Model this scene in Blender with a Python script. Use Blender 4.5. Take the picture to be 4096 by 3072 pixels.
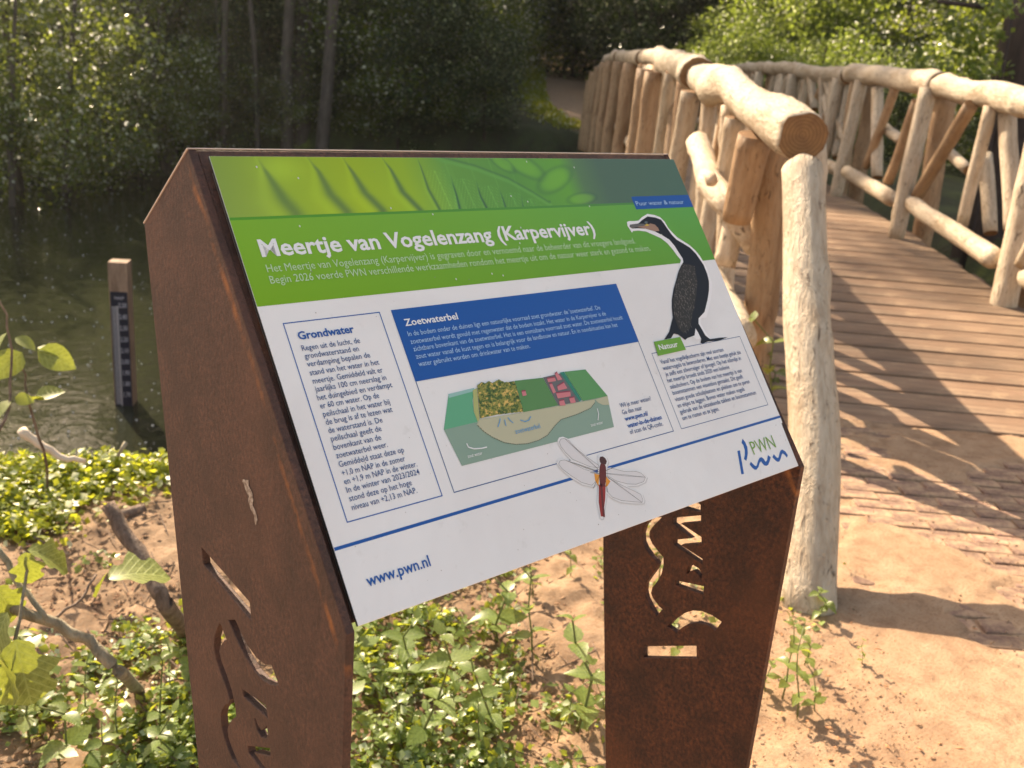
import bpy, bmesh, math, random
import numpy as np
from mathutils import Vector, Matrix
R = math.radians
scene = bpy.context.scene
for o in list(bpy.data.objects): bpy.data.objects.remove(o)
COL = scene.collection

# ------------------------------------------------------------------ camera
CAM = Vector((-0.35496, -0.7712, 1.30114))
RX = Vector((0.747319, -0.660086, 0.076166))
DY = Vector((-0.147005, -0.276032, -0.949840))
FW = Vector((0.648000, 0.698637, -0.303320))
cam_d = bpy.data.cameras.new('camera'); cam = bpy.data.objects.new('camera', cam_d); COL.objects.link(cam)
m = Matrix(((RX.x, -DY.x, -FW.x), (RX.y, -DY.y, -FW.y), (RX.z, -DY.z, -FW.z)))
cam.matrix_world = Matrix.Translation(CAM) @ m.to_4x4()
cam_d.sensor_width = 36; cam_d.lens = 3850 / 4096 * 36; cam_d.clip_start = .02; cam_d.clip_end = 400
cam_d.dof.use_dof = True; cam_d.dof.focus_distance = 0.93; cam_d.dof.aperture_fstop = 11.0
scene.camera = cam
# ------------------------------------------------------------------ sky and sun
SUN_EL, SUN_AZ = 38.0, 82.5            # elevation, azimuth counted from +x
world = bpy.data.worlds.new('World'); scene.world = world; world.use_nodes = True
wn = world.node_tree.nodes; wl = world.node_tree.links
sky = wn.new('ShaderNodeTexSky'); sky.sky_type = 'NISHITA'; sky.sun_disc = False
sky.sun_elevation = R(SUN_EL); sky.sun_rotation = R(90 - SUN_AZ); sky.dust_density = 2.0; sky.altitude = 0
tint = wn.new('ShaderNodeMix'); tint.data_type = 'RGBA'; tint.blend_type = 'MULTIPLY'; tint.inputs[0].default_value = 1; tint.inputs[7].default_value = (1.22, 1.0, .76, 1)   # warm tint on the sky, standing in for bounce from sunny sand
wl.new(sky.outputs[0], tint.inputs[6]); wl.new(tint.outputs[2], wn['Background'].inputs[0]); wn['Background'].inputs[1].default_value = 0.115
sd = bpy.data.lights.new('sun', 'SUN'); sd.energy = 5.0; sd.angle = R(.5); sd.color = (1.0, .81, .575)
sun = bpy.data.objects.new('sun', sd); COL.objects.link(sun)
SD = Vector((math.cos(R(SUN_EL)) * math.cos(R(SUN_AZ)), math.cos(R(SUN_EL)) * math.sin(R(SUN_AZ)), math.sin(R(SUN_EL))))
sun.rotation_euler = SD.to_track_quat('Z', 'Y').to_euler(); sun.location = (0, 20, 20)
scene.view_settings.view_transform = 'Standard'; scene.view_settings.look = 'None'
scene.view_settings.gamma = 1; scene.view_settings.exposure = 1.50; scene.view_settings.use_curve_mapping = False
cy = scene.cycles
cy.use_denoising = True; cy.volume_bounces = 0; cy.volume_step_rate = 4; cy.volume_max_steps = 64; cy.denoising_prefilter = 'ACCURATE'; cy.max_bounces = 8; cy.diffuse_bounces = 3; cy.glossy_bounces = 3
cy.transmission_bounces = 4; cy.transparent_max_bounces = 6; cy.sample_clamp_indirect = 6; cy.caustics_reflective = False
cy.caustics_refractive = False

rnd = random.Random(7); nr = np.random.RandomState(7)

# ------------------------------------------------------------------ frames: bridge axis s, across w; reading panel x, y, z in mm
TH = R(46); SX, SY = math.cos(TH), math.sin(TH)
def SW(s, w, z=0.): return Vector((s * SX + w * SY, s * SY - w * SX, z))
AL = R(53); sA, cA = math.sin(AL), math.cos(AL)
PO = Vector((0, 0, 1.22)); PX = Vector((1, 0, 0)); PY = Vector((0, -cA, -sA)); PZ = Vector((0, sA, -cA))
def PP(x, y, z=0.): return PO + PX * (x / 1000) + PY * (y / 1000) + PZ * (z / 1000)

# ------------------------------------------------------------------ numpy noise
_lat = nr.rand(64, 64, 64).astype(np.float32)
def vnoise(x, y, z=None):
    z = np.zeros_like(x) if z is None else z
    xi, yi, zi = np.floor(x).astype(int), np.floor(y).astype(int), np.floor(z).astype(int)
    fx, fy, fz = x - xi, y - yi, z - zi
    fx = fx * fx * (3 - 2 * fx); fy = fy * fy * (3 - 2 * fy); fz = fz * fz * (3 - 2 * fz)
    g = lambda a, b, c: _lat[(xi + a) & 63, (yi + b) & 63, (zi + c) & 63]
    l = lambda a, b, t: a + (b - a) * t
    return l(l(l(g(0,0,0), g(1,0,0), fx), l(g(0,1,0), g(1,1,0), fx), fy), l(l(g(0,0,1), g(1,0,1), fx), l(g(0,1,1), g(1,1,1), fx), fy), fz) * 2 - 1
def fbm(x, y, o=4):
    r = 0; a = 1
    for i in range(o):
        r = r + a * vnoise(x + 17.3 * i, y + 9.1 * i, np.full_like(x, 3.7 * i)); x = x * 2.03; y = y * 2.03; a *= .5
    return r / 1.9

# ------------------------------------------------------------------ object helpers
def tag(o, label=None, cat=None, group=None, kind=None):
    if label: o['label'] = label
    if cat: o['category'] = cat
    if group: o['group'] = group
    if kind: o['kind'] = kind
    return o
def link(name, data, mat=None, parent=None):
    o = bpy.data.objects.new(name, data); COL.objects.link(o)
    if mat is not None and data is not None and len(data.materials) == 0:
        for k in (mat if isinstance(mat, (list, tuple)) else [mat]): data.materials.append(k)
    if parent is not None: o.parent = parent
    return o
def thing(name, loc, label, cat, group=None, rz=0.):
    o = bpy.data.objects.new(name, None); COL.objects.link(o); o.location = loc; o.rotation_euler = (0, 0, rz)
    o.empty_display_size = .1
    return tag(o, label, cat, group)
def keep(o, parent):                     # parent without moving the child (the parent only carries a location)
    o.parent = parent; o.matrix_parent_inverse = Matrix.Translation(-Vector(parent.location)); return o
def mesh(name, v, f, smooth=False, mi=None):
    me = bpy.data.meshes.new(name); me.from_pydata([tuple(p) for p in v], [], f)
    if smooth: me.polygons.foreach_set('use_smooth', [True] * len(me.polygons))
    if mi is not None: me.polygons.foreach_set('material_index', mi)
    me.update(); return me
def mesh_np(name, V, F, smooth=False):   # equal sized faces, fast
    me = bpy.data.meshes.new(name); V = np.asarray(V, np.float32); F = np.asarray(F, np.int32); k = F.shape[1]
    me.vertices.add(len(V)); me.vertices.foreach_set('co', V.ravel())
    me.loops.add(F.size); me.loops.foreach_set('vertex_index', F.ravel())
    me.polygons.add(len(F)); me.polygons.foreach_set('loop_start', np.arange(0, F.size, k, dtype=np.int32))
    if smooth: me.polygons.foreach_set('use_smooth', np.ones(len(F), bool))
    me.update(calc_edges=True); return me
def box_mesh(name, a, b, bev=0.):
    bm = bmesh.new(); bmesh.ops.create_cube(bm, size=1)
    for v in bm.verts: v.co = Vector([(a[i] + b[i]) / 2 + v.co[i] * (b[i] - a[i]) for i in range(3)])
    if bev: bmesh.ops.bevel(bm, geom=bm.edges[:], offset=bev, segments=2, affect='EDGES', profile=.6)
    me = bpy.data.meshes.new(name); bm.to_mesh(me); bm.free(); return me

# ------------------------------------------------------------------ materials
def new_mat(name):
    mt = bpy.data.materials.new(name); mt.use_nodes = True; n = mt.node_tree.nodes; l = mt.node_tree.links
    return mt, n, l, n['Principled BSDF'], n['Material Output']
def plain(name, col, rough=.6, spec=.5, metal=0., coat=0.):
    mt, n, l, b, o = new_mat(name); b.inputs['Base Color'].default_value = (*col, 1); b.inputs['Roughness'].default_value = rough
    b.inputs['Specular IOR Level'].default_value = spec; b.inputs['Metallic'].default_value = metal; b.inputs['Coat Weight'].default_value = coat
    b.inputs['Coat Roughness'].default_value = .15
    return mt
def ramp(n, l, src, stops, interp='LINEAR'):
    r = n.new('ShaderNodeValToRGB'); r.color_ramp.interpolation = interp
    while len(r.color_ramp.elements) > 1: r.color_ramp.elements.remove(r.color_ramp.elements[-1])
    for i, (p, c) in enumerate(stops):
        e = r.color_ramp.elements[0] if i == 0 else r.color_ramp.elements.new(p)
        e.position = p; e.color = (*c, 1) if len(c) == 3 else c
    l.new(src, r.inputs[0]); return r.outputs[0]
def noise(n, l, co, scale, detail=4, rough=.55, dist=0., sc3=None):
    t = n.new('ShaderNodeTexNoise'); t.inputs['Scale'].default_value = scale; t.inputs['Detail'].default_value = detail
    t.inputs['Roughness'].default_value = rough; t.inputs['Distortion'].default_value = dist
    if sc3:
        mp = n.new('ShaderNodeMapping'); mp.inputs['Scale'].default_value = sc3; l.new(co, mp.inputs[0]); co = mp.outputs[0]
    l.new(co, t.inputs[0]); return t.outputs[0]
def mixc(n, l, fac, a, b, mode='MIX'):
    x = n.new('ShaderNodeMix'); x.data_type = 'RGBA'; x.blend_type = mode
    for s, v in ((0, fac), (6, a), (7, b)):
        if hasattr(v, 'links'): l.new(v, x.inputs[s])
        else: x.inputs[s].default_value = v if s == 0 else (*v, 1)
    return x.outputs[2]
def bump(n, l, h, b, strength=.3, dist=.01):
    u = n.new('ShaderNodeBump'); u.inputs['Strength'].default_value = strength; u.inputs['Distance'].default_value = dist
    l.new(h, u.inputs['Height']); l.new(u.outputs[0], b.inputs['Normal']); return u
def coords(n, kind='Object'): return n.new('ShaderNodeTexCoord').outputs[kind]
def obj_rand(n): return n.new('ShaderNodeObjectInfo').outputs['Random']

# peeled log: cream sapwood with brown bark remains and drawknife marks
def log_material(name, pale, mid, dark, amount):
    mt, n, l, b, o = new_mat(name); c = coords(n)
    big = noise(n, l, c, 5, 5, .6, .6, (1, 1, .35)); fine = noise(n, l, c, 60, 5, .65, .4, (1, 1, .22)); spk = noise(n, l, c, 30, 4, .75, 1.6, (1, 1, .4))
    col = ramp(n, l, big, [(.36, mid), (.49, pale), (.75, pale)])
    col = mixc(n, l, ramp(n, l, fine, [(.44, (0, 0, 0)), (.66, (.6, .6, .6))]), col, mid)
    col = mixc(n, l, ramp(n, l, spk, [(.585, (0, 0, 0)), (.68, (amount,) * 3)]), col, dark)
    kn = noise(n, l, c, 7, 3, .6, .8, (1, 1, .5)); col = mixc(n, l, ramp(n, l, kn, [(.60, (0, 0, 0)), (.74, (.6, .6, .6))]), col, tuple((a + b_) / 2 for a, b_ in zip(mid, dark)))
    r = n.new('ShaderNodeHueSaturation'); l.new(col, r.inputs['Color'])
    mr = n.new('ShaderNodeMapRange'); mr.inputs[3].default_value = .8; mr.inputs[4].default_value = 1.12; l.new(obj_rand(n), mr.inputs[0]); l.new(mr.outputs[0], r.inputs['Value'])
    l.new(r.outputs[0], b.inputs['Base Color']); b.inputs['Roughness'].default_value = .62; b.inputs['Specular IOR Level'].default_value = .35
    ad = n.new('ShaderNodeMath'); ad.operation = 'MULTIPLY_ADD'; l.new(fine, ad.inputs[0]); ad.inputs[1].default_value = -.8; l.new(spk, ad.inputs[2]); bump(n, l, ad.outputs[0], b, .8, .012); return mt
M_LOG = log_material('peeled_log', (.58, .48, .36), (.36, .26, .17), (.09, .055, .033), .95)
M_LOGB = log_material('brown_log', (.40, .265, .155), (.25, .145, .075), (.065, .035, .02), .9)
def cut_material():
    mt, n, l, b, o = new_mat('cut_log_end'); c = coords(n)
    w = n.new('ShaderNodeTexWave'); w.wave_type = 'RINGS'; w.rings_direction = 'Z'; w.inputs['Scale'].default_value = 26; w.inputs['Distortion'].default_value = 2.2
    w.inputs['Detail'].default_value = 3; l.new(c, w.inputs[0])
    col = ramp(n, l, w.outputs[1], [(.0, (.17, .085, .03)), (1, (.25, .135, .052))]); k = noise(n, l, c, 22, 4, .6)
    col = mixc(n, l, ramp(n, l, k, [(.35, (.6, .6, .6)), (.6, (0, 0, 0))]), col, (.11, .05, .02))
    l.new(col, b.inputs['Base Color']); b.inputs['Roughness'].default_value = .75; bump(n, l, w.outputs[1], b, .3, .002); return mt
M_CUT = cut_material()
def plank_material():
    mt, n, l, b, o = new_mat('deck_plank'); c = coords(n)
    g = noise(n, l, c, 30, 6, .7, .3, (.09, 1, 1)); g2 = noise(n, l, c, 3, 4, .6, 0, (.6, 1, 1)); st = noise(n, l, c, 6, 6, .7)
    col = ramp(n, l, g, [(.3, (.10, .062, .04)), (.5, (.24, .158, .102)), (.7, (.36, .25, .165))])
    col = mixc(n, l, ramp(n, l, g2, [(.35, (.5, .5, .5)), (.6, (0, 0, 0))]), col, (.24, .13, .075))
    col = mixc(n, l, ramp(n, l, st, [(.55, (0, 0, 0)), (.7, (.5, .5, .5))]), col, (.44, .31, .19))
    r = n.new('ShaderNodeHueSaturation'); l.new(col, r.inputs['Color']); mr = n.new('ShaderNodeMapRange'); mr.inputs[3].default_value = .78; mr.inputs[4].default_value = 1.15
    l.new(obj_rand(n), mr.inputs[0]); l.new(mr.outputs[0], r.inputs['Value']); l.new(r.outputs[0], b.inputs['Base Color'])
    b.inputs['Roughness'].default_value = .7
    wv = n.new('ShaderNodeTexWave'); wv.bands_direction = 'Y'; wv.inputs['Scale'].default_value = 22; wv.inputs['Distortion'].default_value = .4; l.new(c, wv.inputs[0])
    mx = n.new('ShaderNodeMath'); mx.operation = 'ADD'; l.new(wv.outputs[1], mx.inputs[0]); l.new(g, mx.inputs[1]); bump(n, l, mx.outputs[0], b, .55, .004); return mt
M_PLANK = plank_material()
def steel_material(name, a, bcol, d, sc):
    mt, n, l, b, o = new_mat(name); c = coords(n)
    f = noise(n, l, c, 330 * sc, 5, .75); g = noise(n, l, c, 26 * sc, 5, .65, .5); h = noise(n, l, c, 5, 4, .6, .4)
    col = ramp(n, l, f, [(.36, d), (.5, a), (.66, bcol)]); col = mixc(n, l, ramp(n, l, g, [(.4, (.65, .65, .65)), (.6, (0, 0, 0))]), col, d)
    col = mixc(n, l, ramp(n, l, h, [(.5, (0, 0, 0)), (.75, (.6, .6, .6))]), col, bcol)
    st = noise(n, l, c, 14, 5, .7, 1.0, (1, 1, .25)); col = mixc(n, l, ramp(n, l, st, [(.68, (0, 0, 0)), (.8, (.5, .5, .5))]), col, (.32, .2, .13))
    dp = n.new('ShaderNodeVectorMath'); dp.operation = 'DOT_PRODUCT'; l.new(c, dp.inputs[0]); dp.inputs[1].default_value = (0, .79864, -.60182)   # bright run-off rust along the slanted edge
    ed = n.new('ShaderNodeMath'); ed.operation = 'MULTIPLY_ADD'; l.new(h, ed.inputs[0]); ed.inputs[1].default_value = .028; l.new(dp.outputs['Value'], ed.inputs[2])
    e2 = n.new('ShaderNodeMapRange'); l.new(ed.outputs[0], e2.inputs[0]); e2.inputs[1].default_value = -.7342 + .026; e2.inputs[2].default_value = -.7342 + .036
    em = ramp(n, l, e2.outputs[0], [(0, (0, 0, 0)), (.35, (.85, .85, .85)), (.5, (.85, .85, .85)), (1, (0, 0, 0))]); fm = ramp(n, l, g, [(.42, (0, 0, 0)), (.6, (1, 1, 1))])
    col = mixc(n, l, mixc(n, l, 1., em, fm, 'MULTIPLY'), col, (.30, .105, .025))
    l.new(col, b.inputs['Base Color']); b.inputs['Roughness'].default_value = .62; b.inputs['Specular IOR Level'].default_value = .45
    bump(n, l, f, b, .8, .002); return mt
M_STEEL = steel_material('weathering_steel', (.080, .036, .026), (.130, .058, .037), (.040, .019, .014), .7)
M_STEEL2 = steel_material('weathering_steel_shaded', (.078, .023, .012), (.16, .053, .019), (.022, .008, .006), .55)  # same steel, its shade put in as a darker, redder colour
def print_mat(name, rough=.38):
    mt, n, l, b, o = new_mat(name); a = n.new('ShaderNodeVertexColor'); a.layer_name = 'ink'; l.new(a.outputs[0], b.inputs['Base Color'])
    b.inputs['Roughness'].default_value = rough; b.inputs['Specular IOR Level'].default_value = .3; return mt
M_INK = print_mat('printed_ink')
def white_material():
    mt, n, l, b, o = new_mat('panel_white'); c = coords(n); k = noise(n, l, c, 5, 5, .65, .5); k2 = noise(n, l, c, 60, 3, .7)
    col = ramp(n, l, k, [(.35, (.78, .755, .745)), (.6, (.84, .825, .82))]); col = mixc(n, l, ramp(n, l, k2, [(.62, (0, 0, 0)), (.75, (.25, .25, .25))]), col, (.6, .57, .54))
    l.new(col, b.inputs['Base Color']); l.new(ramp(n, l, k, [(.3, (.26,) * 3), (.7, (.42,) * 3)]), b.inputs['Roughness']); b.inputs['Specular IOR Level'].default_value = .4; return mt
M_WHITE = white_material()
M_RIM = plain('steel_edge_glint', (.60, .49, .42), .45, .6)  # pale colour that carries the bright glint of the steel edge
M_EDGE = plain('panel_edge', (.03, .03, .03), .5)
M_ALU = plain('aluminium', (.34, .31, .29), .45, .5, .6)
M_BLUE = plain('ink_blue', (.004, .085, .36), .38)
M_NAVY = plain('ink_navy', (.010, .062, .22), .38)
M_GREEN = plain('ink_green', (.15, .36, .02), .38)
M_LGREEN = plain('ink_dark_green', (.05, .22, .03), .38)
M_TXTW = plain('ink_white', (.82, .82, .82), .38)
M_TXTP = plain('ink_pale_green', (.50, .68, .42), .38)
M_TXTB = plain('ink_pale_blue', (.42, .60, .82), .38)
M_SKYB = plain('ink_light_blue', (.10, .33, .62), .38)
M_LOGOG = plain('ink_logo_green', (.17, .34, .03), .38)

def leaf_material(name, dark, light, trans, gloss=.35, tw=.45, scale=1.5, yellow=None, pale=.9, pcol=(.42, .46, .24), veins=False):
    mt, n, l, b, o = new_mat(name); c = coords(n)
    k = noise(n, l, c, scale, 3, .6); k2 = noise(n, l, c, scale * 9, 2, .6)
    mm = n.new('ShaderNodeMath'); mm.operation = 'ADD'; mm.inputs[1].default_value = 0; ad = n.new('ShaderNodeMath'); ad.operation = 'MULTIPLY_ADD'
    l.new(k2, ad.inputs[0]); ad.inputs[1].default_value = .5; l.new(k, ad.inputs[2])
    col = ramp(n, l, ad.outputs[0], [(.55, dark), (.95, light)])
    tcol = ramp(n, l, ad.outputs[0], [(.5, tuple(t * .55 for t in trans)), (.95, trans)])
    isl = n.new('ShaderNodeNewGeometry').outputs['Random Per Island']       # a few leaves per crown painted pale in place of sun glints
    pm_ = ramp(n, l, isl, [(min(pale, .96), (0, 0, 0)), (min(.99, pale + .03), (1, 1, 1) if pale < 1 else (0, 0, 0))]); dm_ = ramp(n, l, isl, [(0, (.45, .45, .45)), (.5, (0, 0, 0))])
    col = mixc(n, l, dm_, col, tuple(t * .45 for t in dark)); col = mixc(n, l, pm_, col, pcol); tcol = mixc(n, l, pm_, tcol, tuple(min(.9, t * 1.7) for t in pcol))
    if veins:                                                            # midrib and side veins in the leaf's own frame
        sx = n.new('ShaderNodeSeparateXYZ'); l.new(c, sx.inputs[0])
        def mth(op, a, b_=None):
            q = n.new('ShaderNodeMath'); q.operation = op
            for i_, v_ in enumerate((a, b_)):
                if v_ is None: continue
                if hasattr(v_, 'links'): l.new(v_, q.inputs[i_])
                else: q.inputs[i_].default_value = v_
            return q.outputs[0]
        ax = mth('ABSOLUTE', sx.outputs[0]); ph = mth('MULTIPLY', mth('SUBTRACT', sx.outputs[1], mth('MULTIPLY', ax, .9)), 46.)
        vv = mth('MAXIMUM', mth('GREATER_THAN', mth('SINE', ph), .86), mth('LESS_THAN', ax, .012))
        col = mixc(n, l, mth('MULTIPLY', vv, .45), col, tuple(min(.8, t * 2.2) for t in light)); tcol = mixc(n, l, mth('MULTIPLY', vv, .5), tcol, tuple(t * .45 for t in trans))
        bump(n, l, vv, b, .4, .0006)
    if yellow: col = mixc(n, l, ramp(n, l, k2, [(.72, (0, 0, 0)), (.78, (.8, .8, .8))]), col, yellow)
    l.new(col, b.inputs['Base Color']); b.inputs['Roughness'].default_value = gloss; b.inputs['Specular IOR Level'].default_value = .5
    t = n.new('ShaderNodeBsdfTranslucent'); l.new(tcol, t.inputs[0])
    mx = n.new('ShaderNodeMixShader'); mx.inputs[0].default_value = tw; l.new(b.outputs[0], mx.inputs[1]); l.new(t.outputs[0], mx.inputs[2]); l.new(mx.outputs[0], o.inputs[0])
    return mt
M_LEAF_FAR = leaf_material('tree_leaf', (.035, .06, .018), (.13, .18, .04), (.40, .48, .05), .22, .48, .9, None, .85, (.86, .84, .60))
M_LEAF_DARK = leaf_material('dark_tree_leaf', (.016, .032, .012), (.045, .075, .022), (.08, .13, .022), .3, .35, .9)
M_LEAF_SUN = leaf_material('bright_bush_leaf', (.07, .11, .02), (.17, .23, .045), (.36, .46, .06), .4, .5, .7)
M_NETTLE = leaf_material('nettle_leaf', (.08, .13, .035), (.20, .27, .08), (.55, .60, .05), .36, .47, 9, None, .86, (.46, .52, .36), True)
M_CREEP = leaf_material('creeper_leaf', (.10, .16, .02), (.27, .32, .03), (.62, .64, .04), .38, .5, 5, None, .86, (.6, .62, .42))
M_OAKLEAF = leaf_material('sapling_leaf', (.13, .17, .04), (.30, .34, .12), (.38, .42, .04), .42, .45, 12, (.40, .30, .04), 1.1, (.4, .4, .2), True)
M_STEM = plain('plant_stem', (.13, .15, .04), .6)
def bark_material(name, a, b2, sc=1.):
    mt, n, l, b, o = new_mat(name); c = coords(n); k = noise(n, l, c, 14 * sc, 6, .7, .4, (1, 1, .25))
    l.new(ramp(n, l, k, [(.35, a), (.65, b2)]), b.inputs['Base Color']); b.inputs['Roughness'].default_value = .85; bump(n, l, k, b, .8, .02); return mt
M_BARK = bark_material('grey_bark', (.045, .036, .03), (.13, .105, .09))
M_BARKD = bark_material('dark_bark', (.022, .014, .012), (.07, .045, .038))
M_STICK = bark_material('stick_bark', (.11, .07, .05), (.28, .20, .15), 4)
M_PALESTICK = bark_material('pale_branch_bark', (.22, .18, .12), (.42, .37, .27), 4)
def sand_material(name, far=False):
    mt, n, l, b, o = new_mat(name); c = coords(n)
    big = noise(n, l, c, 1.6, 4, .6); med = noise(n, l, c, 14, 5, .65, .3); fine = noise(n, l, c, 130, 5, .75)
    col = ramp(n, l, med, [(.3, (.24, .15, .095)), (.47, (.37, .245, .155)), (.7, (.46, .325, .215))])
    col = mixc(n, l, ramp(n, l, big, [(.40, (.55, .55, .55)), (.58, (0, 0, 0))]), col, (.27, .17, .105))
    vc = n.new('ShaderNodeVertexColor'); vc.layer_name = 'soil'
    soil = ramp(n, l, med, [(.3, (.085, .055, .038)), (.52, (.21, .143, .092)), (.75, (.38, .265, .175))])
    col = mixc(n, l, vc.outputs[0], col, soil)
    col = mixc(n, l, ramp(n, l, fine, [(.36, (.7, .7, .7)), (.5, (0, 0, 0))]), col, (.22, .125, .065))
    l.new(col, b.inputs['Base Color']); b.inputs['Roughness'].default_value = .9; b.inputs['Specular IOR Level'].default_value = .2
    ad = n.new('ShaderNodeMath'); ad.operation = 'MULTIPLY_ADD'; l.new(med, ad.inputs[0]); ad.inputs[1].default_value = 1.6; l.new(fine, ad.inputs[2]); bump(n, l, ad.outputs[0], b, .7, .005); return mt
M_SAND = sand_material('sand')
def far_ground_material():
    mt, n, l, b, o = new_mat('forest_floor'); c = coords(n); k = noise(n, l, c, 1.1, 5, .65); k2 = noise(n, l, c, 9, 4, .7)
    vc = n.new('ShaderNodeVertexColor'); vc.layer_name = 'soil'
    col = ramp(n, l, k, [(.35, (.022, .026, .012)), (.6, (.05, .065, .02)), (.75, (.13, .17, .03))])
    col = mixc(n, l, ramp(n, l, k2, [(.5, (0, 0, 0)), (.7, (.6, .6, .6))]), col, (.045, .03, .018))
    col = mixc(n, l, vc.outputs[0], col, ramp(n, l, k2, [(.3, (.26, .17, .115)), (.7, (.42, .29, .20))]))
    l.new(col, b.inputs['Base Color']); b.inputs['Roughness'].default_value = .95; bump(n, l, k2, b, .8, .05); return mt
M_FLOOR = far_ground_material()
def brick_material():
    mt, n, l, b, o = new_mat('clinker_brick'); c = coords(n); k = noise(n, l, c, 40, 5, .7); s = noise(n, l, c, 16, 4, .7)
    col = ramp(n, l, k, [(.3, (.15, .085, .062)), (.7, (.26, .155, .115))]); col = mixc(n, l, ramp(n, l, s, [(.4, (0, 0, 0)), (.62, (.8, .8, .8))]), col, (.46, .31, .19))
    r = n.new('ShaderNodeHueSaturation'); l.new(col, r.inputs['Color']); mr = n.new('ShaderNodeMapRange'); mr.inputs[3].default_value = .75; mr.inputs[4].default_value = 1.2
    l.new(obj_rand(n), mr.inputs[0]); l.new(mr.outputs[0], r.inputs['Value']); l.new(r.outputs[0], b.inputs['Base Color']); b.inputs['Roughness'].default_value = .85; bump(n, l, k, b, .4, .002); return mt
M_BRICK = brick_material()
def water_material():
    mt, n, l, b, o = new_mat('pond_water'); c = coords(n)
    b.inputs['Base Color'].default_value = (.017, .019, .011, 1); b.inputs['Roughness'].default_value = .025; b.inputs['Specular IOR Level'].default_value = .5; b.inputs['IOR'].default_value = 1.33
    k = noise(n, l, c, 3.2, 3, .55, .6); k2 = noise(n, l, c, 11, 2, .5, .4)
    ad = n.new('ShaderNodeMath'); ad.operation = 'MULTIPLY_ADD'; l.new(k2, ad.inputs[0]); ad.inputs[1].default_value = .25; l.new(k, ad.inputs[2])
    bump(n, l, ad.outputs[0], b, .14, .10); return mt
M_WATER = water_material()
M_LITTER = bark_material('litter_brown', (.16, .07, .04), (.42, .24, .13), 6)
M_GAUGEWOOD = bark_material('gauge_timber', (.20, .13, .09), (.36, .25, .18), 1.5)
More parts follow.
